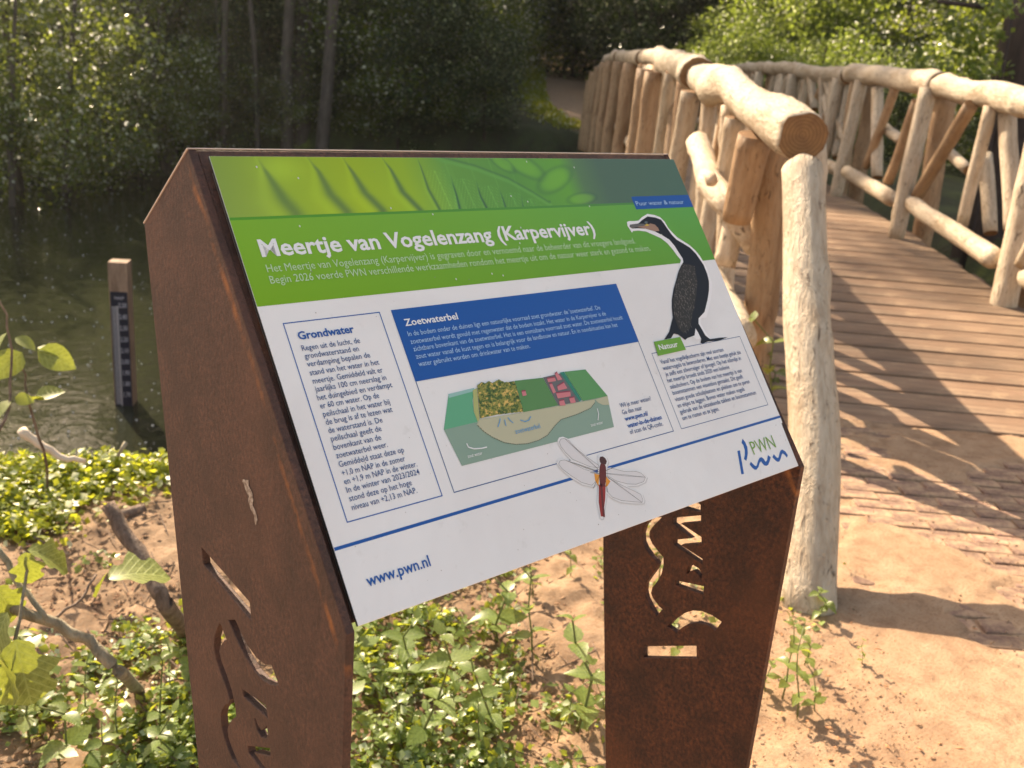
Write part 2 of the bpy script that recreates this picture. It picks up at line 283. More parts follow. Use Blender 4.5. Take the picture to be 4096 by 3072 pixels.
TEXTS = [["title", "Meertje van Vogelenzang (Karpervijver)", 18.2, 93.45, 414.6],
 ["intro", "Het Meertje van Vogelenzang (Karpervijver) is gegraven door en vernoemd naar de beheerder van dit vroegere landgoed.", 18.6, 107.75, 471.2],
 ["intro", "Begin 2026 voerde PWN verschillende werkzaamheden rondom het meertje uit om de natuur weer sterk en gezond te maken.", 18.3, 118.1, 491.7],
 ["puur", "Puur water & natuur", 498.3, 61.2, 584.6],
 ["ghead", "Grondwater", 27.0, 168.8, 80.1],
 ["gbody", "Regen uit de lucht, de", 26.9, 178.8, 82.1],
 ["gbody", "grondwaterstand en", 27.1, 185.8, 78.4],
 ["gbody", "verdamping bepalen de", 27.0, 192.85, 87.1],
 ["gbody", "stand van het water in het", 26.9, 200.35, 93.4],
 ["gbody", "meertje. Gemiddeld valt er", 27.1, 207.64999999999998, 94.4],
 ["gbody", "jaarlijks 100 cm neerslag in", 27.0, 214.75, 95.3],
 ["gbody", "het duingebied en verdampt", 26.5, 222.0, 98.6],
 ["gbody", "er 60 cm water. Op de", 26.6, 229.05, 82.7],
 ["gbody", "peilschaal in het water bij", 26.8, 236.2, 90.9],
 ["gbody", "de brug is af te lezen wat", 26.9, 243.05, 90.9],
 ["gbody", "de waterstand is. De", 26.8, 250.2, 78.2],
 ["gbody", "peilschaal geeft de", 26.7, 257.2, 74.6],
 ["gbody", "bovenkant van de", 26.5, 264.4, 71.6],
 ["gbody", "zoetwaterbel weer.", 26.4, 271.45000000000005, 75.3],
 ["gbody", "Gemiddeld staat deze op", 26.4, 278.85, 88.9],
 ["gbody", "+1,0 m NAP in de zomer", 26.6, 286.29999999999995, 87.2],
 ["gbody", "en +1,9 m NAP in de winter.", 26.1, 293.2, 96.6],
 ["gbody", "In de winter van 2023/2024", 25.9, 300.1, 96.6],
 ["gbody", "stond deze op het hoge", 25.8, 307.20000000000005, 85.8],
 ["gbody", "niveau van +2,13 m NAP.", 25.6, 314.5, 88.3],
 ["zhead", "Zoetwaterbel", 132.3, 169.2, 192.0],
 ["zbody", "In de bodem onder de duinen ligt een natuurlijke voorraad zoet grondwater: de 'zoetwaterbel'. De", 131.8, 179.05, 377.5],
 ["zbody", "zoetwaterbel wordt gevuld met regenwater dat de bodem inzakt. Het water in de Karpervijver is de", 131.7, 186.5, 382.4],
 ["zbody", "zichtbare bovenkant van de zoetwaterbel. Het is een onmisbare voorraad zoet water. De zoetwaterbel houdt", 132.0, 193.5, 404.8],
 ["zbody", "zout water vanaf de kust tegen en is belangrijk voor de landbouw en natuur. En in noodsituaties kan het", 132.0, 200.65, 392.8],
 ["zbody", "water gebruikt worden om drinkwater van te maken.", 132.0, 207.85000000000002, 264.3],
 ["wil", "Wil je meer weten?", 352.3, 285.35, 399.8],
 ["wil", "Ga dan naar", 351.9, 292.65, 381.7],
 ["wilb", "www.pwn.nl/", 351.9, 299.8, 387.6],
 ["wilb", "water-in-de-duinen", 352.0, 307.15, 404.8],
 ["wil", "of scan de QR-code.", 352.0, 313.9, 403.1],
 ["natuur", "Natuur", 441.3, 234.25, 473.0],
 ["nbody", "Vanaf het vogelkijkscherm zijn veel soorten", 435.5, 249.75, 546.5],
 ["nbody", "watervogels te bewonderen. Met een beetje geluk zie", 435.4, 256.9, 575.5],
 ["nbody", "je zelfs een zilverreiger of ijsvogel. Op het eilandje in", 435.8, 263.95000000000005, 571.2],
 ["nbody", "het meertje broedt sinds 2020 een kolonie", 435.0, 271.05, 544.7],
 ["nbody", "aalscholvers. Op de bodem van het meertje is van", 435.2, 278.4, 563.8],
 ["nbody", "boomstammen een vissenbos gemaakt. Dit geeft", 435.4, 285.4, 561.4],
 ["nbody", "vissen goede schuilplaatsen en plekken om te paren", 435.2, 292.79999999999995, 569.8],
 ["nbody", "en eitjes te leggen. Boven water maken vogels", 435.3, 300.0, 555.5],
 ["nbody", "gebruik van de uitstekende takken en boomstammen", 435.3, 307.15, 573.0],
 ["nbody", "om te rusten en te jagen.", 435.0, 314.25, 498.7],
 ["www", "www.pwn.nl", 18.0, 374.45, 78.3],
 ["dia", "zoetwaterbel", 209.6, 286.2, 240.7],
 ["zout", "zout water", 148.9, 296.95, 165.5],
 ["zout", "zout water", 303.2, 296.7, 320.2],
 ["pwn", "PWN", 526.2, 372.0, 569.6]]
ART = {"photo_bottom": [[2.5, 55.7], [495.3, 57.8]],
 "dark_bottom": [[1.7, 58.4], [493.8, 60.7]],
 "band_bottom": [[2.1, 136.5], [598.7, 136.8]],
 "line": [[2.0, 338.2], [1.2, 340.7], [600.0, 339.0], [598.4, 341.2]],
 "gbox": [[18.2, 152.8], [111.3, 153.3], [17.1, 322.9], [109.9, 322.6]],
 "zbox": [[123.4, 153.1], [415.8, 153.4], [122.2, 322.5], [124.0, 220.7], [414.9, 220.7], [414.6, 322.8]],
 "nbox": [[428.0, 235.8], [586.7, 235.8], [585.4, 322.9], [427.2, 322.4]],
 "puurbox": [[495.4, 49.7], [599.8, 49.2], [599.6, 65.2], [494.1, 66.1]],
 "natuurbox": [[437.4, 224.0], [482.0, 223.9], [483.3, 239.4], [435.5, 240.3]],
 "titlecap": [[20.6, 77.9], [18.2, 92.0]],
 "introcap": [[19.1, 101.0], [18.6, 107.1]],
 "lbar": [[501.4, 362.3], [505.9, 362.6], [497.0, 388.1], [492.7, 387.6]],
 "larc": [[517.9, 351.2], [520.1, 355.5], [520.4, 361.6], [517.1, 368.1], [512.5, 373.1], [509.5, 375.5], [506.8, 372.9], [510.7, 369.2], [514.1, 363.9], [515.0, 358.1], [513.6, 355.2]],
 "lw": [[512.5, 380.3], [516.3, 378.1], [519.8, 383.0], [521.7, 384.6], [524.4, 383.4], [528.9, 379.6], [533.9, 377.0], [537.3, 377.1], [539.7, 379.4], [541.0, 383.4], [544.7, 382.3], [549.5, 377.2], [552.9, 380.4], [548.3, 384.3], [543.2, 387.5], [539.6, 387.9], [536.0, 386.5], [534.5, 383.8], [533.7, 381.2], [530.4, 382.3], [525.6, 386.1], [520.3, 388.2], [517.0, 387.4], [514.8, 384.9]],
 "ln": [[555.9, 381.0], [560.4, 378.3], [562.6, 382.4], [564.4, 383.8], [566.7, 383.3], [571.8, 378.8], [575.8, 376.5], [578.9, 376.5], [582.8, 379.8], [584.4, 384.5], [581.1, 386.9], [578.8, 382.7], [576.7, 380.7], [573.9, 381.7], [569.2, 385.6], [564.9, 388.1], [561.1, 387.6], [558.7, 385.3]],
 "body": [[471.9, 87.3], [473.8, 84.6], [488.9, 83.7], [497.2, 79.8], [509.0, 75.6], [520.9, 77.3], [530.4, 80.6], [532.6, 85.4], [535.1, 92.6], [538.5, 101.0], [543.2, 107.2], [551.9, 112.4], [561.6, 118.9], [567.4, 126.4], [570.9, 134.9], [573.5, 142.2], [573.3, 154.0], [571.1, 163.3], [564.4, 174.4], [555.3, 185.2], [540.6, 199.8], [525.9, 206.1], [522.1, 212.4], [523.8, 219.4], [525.6, 227.4], [530.8, 232.6], [549.1, 233.2], [563.0, 234.4], [543.6, 236.5], [526.1, 234.8], [515.4, 236.2], [512.2, 234.7], [516.2, 230.7], [515.0, 221.6], [513.7, 217.0], [507.2, 225.1], [493.4, 226.7], [488.5, 228.3], [485.1, 224.6], [480.9, 220.8], [474.2, 218.8], [467.0, 223.4], [455.3, 223.5], [468.1, 215.9], [475.7, 208.1], [483.3, 200.2], [487.8, 189.6], [493.8, 179.1], [504.2, 166.6], [515.0, 156.2], [523.2, 147.7], [532.3, 140.3], [538.9, 136.2], [540.7, 131.6], [538.2, 124.5], [535.5, 114.9], [530.5, 106.4], [521.0, 100.1], [511.1, 94.9], [497.5, 90.8], [485.6, 89.7], [475.0, 89.5]],
 "halo": [[472.2, 94.7], [469.2, 86.1], [470.8, 81.0], [475.4, 80.1], [482.9, 80.4], [490.8, 80.1], [499.4, 75.9], [510.9, 72.2], [522.6, 74.2], [530.6, 77.3], [535.5, 83.2], [537.3, 91.5], [541.7, 98.2], [546.0, 103.8], [553.1, 108.9], [562.8, 115.4], [569.5, 122.9], [573.7, 130.4], [576.0, 138.8], [577.4, 147.3], [576.2, 157.8], [575.6, 166.0], [566.6, 179.3], [551.1, 196.3], [540.2, 206.6], [530.8, 206.6], [526.0, 212.9], [527.8, 221.0], [531.4, 231.5], [507.8, 229.6], [486.3, 211.5], [532.7, 136.9], [536.5, 133.1], [533.1, 127.6], [529.7, 119.2], [524.7, 110.8], [517.2, 104.0], [505.8, 98.7], [495.7, 94.2], [484.1, 92.5], [474.8, 92.6]],
 "throat": [[483.5, 87.9], [499.7, 86.9], [508.8, 84.6], [515.8, 86.4], [519.1, 90.7], [519.2, 94.8], [511.1, 94.9], [500.3, 91.5], [491.9, 89.6]],
 "beak": [[471.9, 87.3], [473.8, 84.6], [488.7, 84.0], [497.8, 84.5], [499.7, 86.9], [483.5, 87.9], [475.0, 89.5]],
 "yellow": [[497.5, 86.4], [503.2, 84.7], [506.0, 86.8], [500.8, 87.7]],
 "eye": [[499.1, 82.8], [501.8, 81.5], [504.8, 81.9], [505.1, 83.3], [502.4, 84.8], [499.7, 84.4]],
 "wing": [[535.2, 138.2], [547.7, 139.7], [556.1, 142.7], [550.0, 161.5], [538.6, 177.8], [519.6, 198.6], [504.5, 215.9], [490.4, 220.8], [485.1, 213.6], [486.0, 198.3], [495.6, 179.3], [507.7, 164.6], [521.3, 151.0]],
 "d_head": [[298.1, 329.7], [300.2, 327.4], [303.8, 327.7], [306.1, 330.2], [306.6, 333.3], [303.6, 336.1], [299.7, 334.5], [297.6, 332.6]],
 "d_body": [[298.2, 333.5], [302.4, 334.4], [302.8, 338.2], [299.0, 346.5], [292.2, 356.2], [286.2, 354.8], [290.3, 344.5], [294.9, 336.5]],
 "d_tail": [[285.6, 352.5], [293.8, 355.1], [287.5, 366.3], [276.4, 382.0], [273.7, 381.3], [277.5, 368.3]],
 "d_o1": [[285.1, 341.1], [291.0, 343.6], [284.7, 353.7], [283.0, 348.1]],
 "d_o2": [[298.6, 347.1], [301.7, 352.7], [295.8, 356.3], [293.1, 356.4]],
 "w1": [[257.1, 303.2], [260.1, 301.0], [264.8, 301.4], [269.2, 304.5], [275.3, 314.4], [284.9, 325.4], [294.8, 335.0], [293.3, 336.9], [283.6, 334.1], [274.4, 328.4], [265.2, 322.7], [259.6, 314.1], [256.9, 307.7]],
 "w2": [[246.4, 323.1], [249.7, 320.6], [255.3, 321.0], [263.6, 326.1], [274.4, 334.3], [290.6, 342.4], [288.2, 347.1], [276.9, 351.2], [265.7, 345.7], [256.3, 337.0], [248.7, 328.7]],
 "w3": [[303.3, 340.6], [310.8, 341.5], [323.6, 347.3], [340.1, 351.0], [346.1, 354.2], [349.5, 359.2], [344.7, 362.8], [333.6, 363.0], [322.2, 360.0], [309.4, 354.1], [300.6, 346.8]],
 "w4": [[299.0, 348.0], [306.6, 353.5], [314.8, 359.9], [328.2, 369.0], [334.5, 373.6], [334.8, 379.0], [332.3, 381.5], [320.2, 377.8], [306.6, 373.4], [297.0, 367.8], [292.4, 360.7]],
 "legs": [[280.9, 339.3], [291.5, 342.6], [290.4, 344.6], [277.2, 354.2], [295.9, 351.0], [293.4, 361.7], [301.2, 341.7], [311.1, 340.8]],
 "g_sea": [[151.6, 238.9], [181.1, 237.7], [175.7, 247.3], [172.6, 257.6], [173.0, 267.4], [134.8, 267.7]],
 "g_seatop": [[152.0, 237.3], [182.0, 236.2], [181.9, 239.0], [151.7, 240.8]],
 "g_lower": [[134.9, 267.5], [172.3, 267.5], [227.9, 268.0], [304.9, 269.9], [340.6, 270.5], [338.4, 279.9], [333.5, 302.6], [140.4, 302.2]],
 "g_bubble": [[170.7, 269.7], [175.9, 265.3], [227.9, 268.0], [321.9, 271.0], [320.3, 274.3], [311.6, 278.8], [291.2, 281.7], [269.1, 282.9], [259.7, 286.9], [245.8, 294.5], [233.0, 297.1], [218.6, 297.5], [205.6, 295.5], [193.8, 291.5], [183.4, 284.6], [175.8, 277.7]],
 "g_small": [[321.9, 271.0], [340.6, 270.5], [338.4, 279.9], [329.6, 278.3], [324.7, 275.1]],
 "g_beach": [[179.7, 238.0], [185.2, 236.8], [175.9, 265.3], [173.0, 267.4], [172.6, 257.6]],
 "g_dune": [[186.0, 234.1], [192.9, 231.9], [196.0, 234.0], [201.0, 232.0], [203.9, 234.7], [213.1, 232.5], [218.3, 236.4], [230.6, 237.2], [227.9, 268.0], [213.2, 266.5], [192.0, 264.9], [175.9, 265.3]],
 "g_field": [[230.7, 237.0], [266.0, 239.3], [272.1, 268.9], [227.9, 268.0]],
 "g_town": [[266.1, 239.1], [290.7, 238.3], [301.0, 269.8], [272.1, 268.9]],
 "g_canal": [[289.5, 237.5], [295.0, 237.5], [304.4, 269.2], [300.6, 269.7]],
 "g_right": [[295.4, 237.6], [324.2, 239.4], [340.5, 270.7], [305.2, 269.9]],
 "g_h1": [[270.2, 241.3], [280.7, 241.6], [280.6, 245.1], [270.1, 244.8]],
 "g_h2": [[282.3, 238.2], [286.0, 237.0], [289.2, 244.7], [282.9, 244.9]],
 "g_h3": [[270.5, 247.0], [274.3, 247.0], [275.3, 256.0], [271.3, 256.5]],
 "g_h4": [[279.3, 250.8], [289.7, 248.3], [291.3, 254.5], [278.9, 254.9]],
 "g_h5": [[274.8, 257.1], [293.3, 258.4], [291.9, 262.9], [274.5, 262.3]],
 "g_h6": [[274.6, 265.3], [281.5, 265.3], [281.2, 270.5], [274.0, 269.8]],
 "g_h7": [[288.7, 264.7], [295.7, 264.7], [295.4, 270.0], [288.5, 269.8]],
 "g_h8": [[233.9, 248.6], [238.8, 248.9], [238.5, 252.8], [233.3, 253.1]],
 "g_arr1": [[152.9, 284.4], [153.4, 287.7], [158.7, 290.3], [167.2, 291.5], [172.5, 291.5]],
 "g_arr2": [[315.3, 292.0], [319.1, 286.1], [320.1, 280.9]],
 "g_b1": [[198.2, 269.3], [196.2, 272.3], [192.5, 276.0]],
 "g_b2": [[202.8, 271.3], [202.3, 273.9], [202.0, 276.7]],
 "g_b3": [[207.5, 269.9], [208.9, 273.0], [211.1, 275.6]],
 "g_b4": [[220.7, 274.6], [225.2, 277.1], [230.5, 276.4], [233.9, 273.6]]}
HOLES = {"wave": [[-0.0715, 0.617], [-0.0792, 0.6319], [-0.0732, 0.6332], [-0.061, 0.6404], [-0.0568, 0.6457], [-0.0579, 0.655], [-0.0645, 0.6668], [-0.0698, 0.6808], [-0.0712, 0.6957], [-0.069, 0.706], [-0.061, 0.7095], [-0.0482, 0.7167], [-0.0417, 0.7238], [-0.0408, 0.7319], [-0.0445, 0.7405], [-0.0499, 0.7484], [-0.0579, 0.7601], [-0.0408, 0.753], [-0.0316, 0.7365], [-0.0292, 0.7241], [-0.0319, 0.7124], [-0.0382, 0.7051], [-0.0494, 0.6986], [-0.0573, 0.6965], [-0.0619, 0.6914], [-0.0588, 0.6814], [-0.051, 0.6662], [-0.0459, 0.6551], [-0.0464, 0.6435], [-0.0509, 0.634], [-0.059, 0.6262]], "W": [[-0.1184, 0.7876], [-0.1198, 0.7795], [-0.0895, 0.7642], [-0.1241, 0.7593], [-0.1254, 0.7518], [-0.0943, 0.7351], [-0.1303, 0.7309], [-0.1315, 0.724], [-0.0837, 0.7315], [-0.0827, 0.7375], [-0.1096, 0.7514], [-0.0775, 0.7592], [-0.0763, 0.7669]], "N": [[-0.1085, 0.8038], [-0.1154, 0.801], [-0.117, 0.7917], [-0.0888, 0.7876]], "P": [[-0.0948, 0.6829], [-0.1389, 0.6952], [-0.1395, 0.684], [-0.0955, 0.6766]], "Pb": [[-0.1095, 0.7007], [-0.1116, 0.7114], [-0.1178, 0.7163], [-0.1272, 0.7158], [-0.1335, 0.7105], [-0.1332, 0.7035], [-0.1287, 0.7069], [-0.1205, 0.71], [-0.1141, 0.7056], [-0.1126, 0.7008]], "arc": [[-0.0924, 0.6123], [-0.1008, 0.6261], [-0.1142, 0.643], [-0.1282, 0.6543], [-0.1428, 0.6603], [-0.1578, 0.6622], [-0.1731, 0.6604], [-0.1661, 0.6443], [-0.1529, 0.6458], [-0.1382, 0.6417], [-0.124, 0.6323], [-0.1145, 0.6216], [-0.1074, 0.6107]], "bar": [[-0.0577, 0.5623], [-0.1415, 0.6081], [-0.1448, 0.5912], [-0.0603, 0.546]]}
# ================================================================== terrain
def interp(x, pts): return np.interp(x, [p[0] for p in pts], [p[1] for p in pts])
def sst(a, b, x): t = np.clip((x - a) / (b - a), 0, 1); return t * t * (3 - 2 * t)
WATER_Z = -1.7
def path_c(s): return interp(s, [(3, 2.2), (24, 2.2), (26, 1.6), (29, 1.05), (33, .8), (45, .55), (70, .3)])
def terrain(X, Y, fine=False):
    s = X * SX + Y * SY; w = X * SY - Y * SX
    sn = interp(w, [(-30, -2), (-8, .9), (-1.3, 2.02), (-.3, 2.2), (.9, 2.9), (1.2, 3.5), (3.3, 3.6), (5, 4.2)]) + .05 * vnoise(w * 3, s * 0)
    sf = interp(w, [(-40, 12), (-20, 22), (-12, 24.4), (-5, 24.6), (0, 24.2), (3.4, 23.9), (4.8, 21)])
    wr = 5.6 + .5 * vnoise(s * .4, s * 0 + 4)
    Ld = np.minimum(np.minimum(s - sn, sf - s), wr - w)
    drop = sst(-.02, .75, Ld) * 1.15 + sst(.5, 2.2, Ld) * 1.2
    far = s > 14
    h = np.where(far, .10 + np.clip(s - sf, 0, 99) * .0, 0.)
    h = h + np.where(far & (Ld < 0), .077 * np.clip(s - 24.5, 0, 26), 0)
    h = h + np.where(far, sst(47, 62, s) * 7, 0)
    off = np.clip(np.abs(w - path_c(s)) - 1.6, 0, 99)          # hills on both sides of the path
    h = h + np.where(far, sst(0, 14, off) * np.clip(s - 29, 0, 30) * .26, 0)
    h = h + sst(1.0, 9, w - wr) * np.clip(s, 0, 30) * .03 + sst(18, 40, w) * 3 + sst(-22, -50, w) * 4
    z = h - drop
    if not fine: z = z + .12 * fbm(X * .5, Y * .5) * (Ld < 0) * (s > 4)
    return z, s, w, Ld
def add_layer(me, name, vals):
    a = me.color_attributes.new(name, 'FLOAT_COLOR', 'POINT'); v = np.ones((len(vals), 4), np.float32); v[:, :3] = vals[:, None] if vals.ndim == 1 else vals
    a.data.foreach_set('color', v.ravel())
def grid(x, y):
    X, Y = np.meshgrid(x, y); nx, ny = len(x), len(y); i = np.arange(nx * ny).reshape(ny, nx)
    F = np.stack([i[:-1, :-1], i[:-1, 1:], i[1:, 1:], i[1:, :-1]], -1).reshape(-1, 4); return X.ravel(), Y.ravel(), F
NX0, NX1, NY0, NY1 = -.9, 5.3, -.9, 3.7
# wide ground
X, Y, F = grid(np.concatenate([np.arange(-70, -4, 2.), np.arange(-4, 34, .35), np.arange(34, 96, 2.)]), np.concatenate([np.arange(-40, -4, 2.), np.arange(-4, 36, .35), np.arange(36, 100, 2.)]))
Zc, s, w, Ld = terrain(X, Y)
near = (X > NX0 - .1) & (X < NX1 + .1) & (Y > NY0 - .1) & (Y < NY1 + .1)
inner = (X > NX0 + .12) & (X < NX1 - .12) & (Y > NY0 + .12) & (Y < NY1 - .12)
Zc = Zc - near * .02 - inner * .12
path_m = (1 - sst(.75, 1.15, np.abs(w - path_c(s)))) * (s > 22) + (s < 8) * (Ld < .3) * 1.
me = mesh_np('ground', np.stack([X, Y, Zc], 1), F, True); add_layer(me, 'soil', np.clip(path_m, 0, 1))
tag(link('ground', me, M_FLOOR), kind='structure')
# near sandy bank, fine relief
X, Y, F = grid(np.arange(NX0, NX1, .0135), np.arange(NY0, NY1, .0135))
Zf, s, w, Ld = terrain(X, Y, True)
soil = np.clip(sst(.95, .35, w + .25 * fbm(X * 2.2, Y * 2.2)) * (.35 + .65 * sst(.9, -.3, w)) + .35 * sst(.1, .5, fbm(X * 3 + 5, Y * 3)), 0, 1)
soil = soil * sst(2.0, .2, w)
lump = fbm(X * 5, Y * 5, 4) * .030 + fbm(X * 21, Y * 21, 3) * .015 + np.abs(fbm(X * 48, Y * 48, 2)) * -.006
smooth_ = fbm(X * 2.6, Y * 2.6, 3) * .008 + fbm(X * 15, Y * 15, 3) * .011 + np.maximum(0, fbm(X * 40, Y * 40, 2) - .15) * .012 + np.abs(fbm(X * 33, Y * 20, 2)) * .004
k = sst(1.15, .55, w)
brick_zone = sst(1.12, 1.3, w) * (s < 3.13)
bz = -.008 + .015 * sst(-.10, .16, fbm(X * 2.9 + 3, Y * 2.9, 4) + .55 * sst(2.35, 1.5, s) + .22 * sst(1.55, 2.3, w) - .12) + .25 * ( .0085 * fbm(X * 2.4 + 3, Y * 2.4, 3) + .004 * sst(1.5, 2.3, w) + .003 * sst(2.4, 1.2, s) + .010 * fbm(X * 26, Y * 26, 2))
Zf = Zf + (1 - brick_zone) * (k * lump + (1 - k) * smooth_) + brick_zone * bz
me = mesh_np('sandy_bank', np.stack([X, Y, Zf], 1), F, True); add_layer(me, 'soil', soil)
tag(link('sandy_bank', me, M_SAND), kind='structure')
def ground_z(x, y):
    z, _, _, _ = terrain(np.array([float(x)]), np.array([float(y)]), True); return float(z[0])
# brick path half buried in sand
path = tag(link('path', box_mesh('path', (-1.3, -.02, -.10), (1.1, 2.7, -.066)), M_SAND), kind='structure')
path.matrix_world = Matrix(((SY, SX, 0, 0), (-SX, SY, 0, 0), (0, 0, 1, 0), (0, 0, 0, 1))) @ Matrix.Translation((2.35, .42, 0))
pinv = path.matrix_world.inverted()
bmesh_b = [box_mesh('brick%d' % i, (-.1, -.0325, -.062), (.1, .0325, 0), .005 + .002 * i) for i in range(3)]
bmesh_s = [box_mesh('brick_s%d' % i, (-.0325, -.1, -.062), (.0325, .1, 0), .005) for i in range(2)]
for b_ in bmesh_b + bmesh_s: b_.materials.append(M_BRICK)
def put_brick(me, s, w, dz=0.):
    o = link('brick', me); o.parent = path
    mw = Matrix.Translation(SW(s, w, dz)) @ Matrix(((SY, SX, 0, 0), (-SX, SY, 0, 0), (0, 0, 1, 0), (0, 0, 0, 1)))
    mw = mw @ Matrix.Rotation(rnd.uniform(-.02, .02), 4, 'Z') @ Matrix.Rotation(rnd.uniform(-.012, .012), 4, 'X')
    o.matrix_parent_inverse = pinv; o.matrix_basis = mw
for i in range(13): put_brick(bmesh_s[i % 2], .56 + i * .206, 1.285, rnd.uniform(-.004, .003))
for i in range(31):
    for j in range(9):
        ww = 1.43 + j * .207 + (.10 if i % 2 else 0)
        put_brick(bmesh_b[(i + j) % 3], 3.07 - i * .0705, ww, rnd.uniform(-.005, .004))
# water
X, Y, F = grid(np.linspace(-60, 60, 25), np.linspace(-30, 60, 19))
tag(link('water', mesh_np('water', np.stack([X, Y, X * 0 + WATER_Z], 1), F, True), M_WATER), kind='structure')

# ================================================================== logs
def log_mesh(name, pts, r0, r1, seed, sides=18, step=.05, rough=.05, cap='flat', curved=None):
    """a log along a polyline in its own frame (z up the log)"""
    rs = np.random.RandomState(seed); P = [Vector(p) for p in pts]
    seg = [(P[i + 1] - P[i]).length for i in range(len(P) - 1)]; Ltot = sum(seg); nseg = max(4, int(Ltot / step))
    V = []; F = []; mi = []
    off = rs.rand(3) * 50; kn = [(rs.rand(), rs.rand() * 6.28, .10 + rs.rand() * .30) for _ in range(int(Ltot * 5) + 1)]
    rows = []
    for i in range(nseg + 1):
        t = i / nseg; d = t * Ltot; k = 0
        while k < len(seg) - 1 and d > seg[k]: d -= seg[k]; k += 1
        c = P[k].lerp(P[k + 1], d / seg[k])
        if len(P) > 2:    # smooth the corners a little
            u = d / seg[k]
            if u < .25 and k > 0: c = c.lerp(P[k - 1].lerp(P[k], .9), .12 * (1 - u * 4))
            if u > .75 and k < len(seg) - 1: c = c.lerp(P[k + 1].lerp(P[k + 2], .1), .12 * (u * 4 - 3))
        r = (r0 + (r1 - r0) * t) * (1 + rough * .9 * vn1(off[2] + t * Ltot * 2.6)); sc = 1.
        e = min(t, 1 - t) * Ltot
        if cap == 'round' and e < r * .8: sc = math.sqrt(max(0.05, 1 - (1 - e / (r * .8)) ** 2 * .9))
        elif e < .006: sc = .96
        cx = c + Vector((vn1(off[0] + c.z * 2.2), vn1(off[1] + c.z * 2.2), 0)) * r * .22
        rows.append((cx, r * sc, t))
    for cx, r, t in rows:
        for j in range(sides):
            a = j / sides * 2 * math.pi
            f = 1 + rough * vn2(off[0] + math.cos(a) * 1.3 + cx.z * 1.7, off[1] + math.sin(a) * 1.3 + cx.z * 1.1) + rough * .4 * vn2(off[2] + math.cos(a) * 3 + cx.z * 12, math.sin(a) * 3)
            for kt, ka, kh in kn:
                da = (a - ka + math.pi) % (2 * math.pi) - math.pi; dt = (t - kt) * Ltot / r
                q = dt * dt * 1.5 + da * da * 3
                if q < 4: f += kh * .55 * math.exp(-q * 1.3)
            V.append(cx + Vector((math.cos(a) * r * f, math.sin(a) * r * f, 0)))
    for i in range(len(rows) - 1):
        for j in range(sides):
            a, b = i * sides + j, i * sides + (j + 1) % sides; F.append((a, b, b + sides, a + sides)); mi.append(0)
    F.append(tuple(range(sides - 1, -1, -1))); mi.append(1 if cap != 'round' else 0)
    F.append(tuple(range((len(rows) - 1) * sides, len(rows) * sides))); mi.append(1 if cap != 'round' else 0)
    me = mesh(name, V, F, True, mi); ff = me.polygons
    ff[len(F) - 1].use_smooth = False; ff[len(F) - 2].use_smooth = False
    return me
def vn1(x): return float(vnoise(np.array([x]), np.array([.5]))[0])
_tab = None
def vn2(x, y):
    xi, yi = math.floor(x), math.floor(y); fx, fy = x - xi, y - yi; fx = fx * fx * (3 - 2 * fx); fy = fy * fy * (3 - 2 * fy); L = _lat2
    a, b, c, d = L[xi & 63][yi & 63], L[(xi + 1) & 63][yi & 63], L[xi & 63][(yi + 1) & 63], L[(xi + 1) & 63][(yi + 1) & 63]
    return (a + (b - a) * fx + (c + (d - c) * fx - a - (b - a) * fx) * fy) * 2 - 1
_lat2 = _lat[:, :, 5].tolist()
def place_log(name, P0, P1, r0, r1, parent, seed, mat=None, cap='flat', mids=(), sides=18, rough=.05, label=None, step=.05):
    """P0, P1 world points; mids world points between them"""
    P0, P1 = Vector(P0), Vector(P1); ax = P1 - P0; q = Vector((0, 0, 1)).rotation_difference(ax.normalized())
    mw = Matrix.Translation(P0) @ q.to_matrix().to_4x4(); inv = mw.inverted()
    pts = [Vector((0, 0, 0))] + [inv @ Vector(p) for p in mids] + [inv @ P1]
    me = log_mesh(name, pts, r0, r1, seed, sides, step, rough, cap)
    me.materials.append(mat or M_LOG); me.materials.append(M_CUT)
    o = link(name, me); o.matrix_basis = mw; keep(o, parent)
    if label: o['label'] = label
    return o

# ================================================================== footbridge
bridge = thing('footbridge', SW(3.15, 2.2, 0), 'arched wooden footbridge with chunky peeled-log railings and a plank deck', 'footbridge')
def deck_z(s): return max(0.0, .55 * (1 - ((s - 14.5) / 11.35) ** 2))
def rail_z(s): return float(np.interp(s, [2, 2.74, 5.2, 7.6, 9.5, 12, 14, 16.8, 20, 24.5], [1.17, 1.20, 1.385, 1.505, 1.585, 1.65, 1.69, 1.70, 1.60, 1.25]))
LW, RW = 1.15, 3.22
# planks
pm = [box_mesh('plank%d' % i, (-1.04, -.089, -.045), (1.04, .089, 0), .005) for i in range(3)]
for p_ in pm: p_.materials.append(M_PLANK)
for i in range(106):
    s_ = 3.26 + i * .2
    if s_ > 24.3: break
    o = link('plank', pm[i % 3])
    sl = math.atan2(deck_z(s_ + .1) - deck_z(s_ - .1), .2)
    rot = Matrix(((SY, SX, 0, 0), (-SX, SY, 0, 0), (0, 0, 1, 0), (0, 0, 0, 1)))
    o.matrix_basis = Matrix.Translation(SW(s_, 2.24 + rnd.uniform(-.02, .02), deck_z(s_) + .004 + rnd.uniform(-.002, .003))) @ rot @ Matrix.Rotation(sl, 4, 'X') @ Matrix.Rotation(rnd.uniform(-.004, .004), 4, 'Z')
    keep(o, bridge)
sd_ = [100]
def L_(name, a, b, r, rb=None, mat=None, cap='flat', mids=(), **k):
    sd_[0] += 1
    far = min(a[0], b[0]); sides = 20 if far < 6 else (14 if far < 10 else 10)
    k.setdefault('step', .05 if far < 6 else .1)
    return place_log(name, SW(*a), SW(*b), r, rb or r * .93, bridge, sd_[0], mat, cap, [SW(*q) for q in mids], sides, **k)
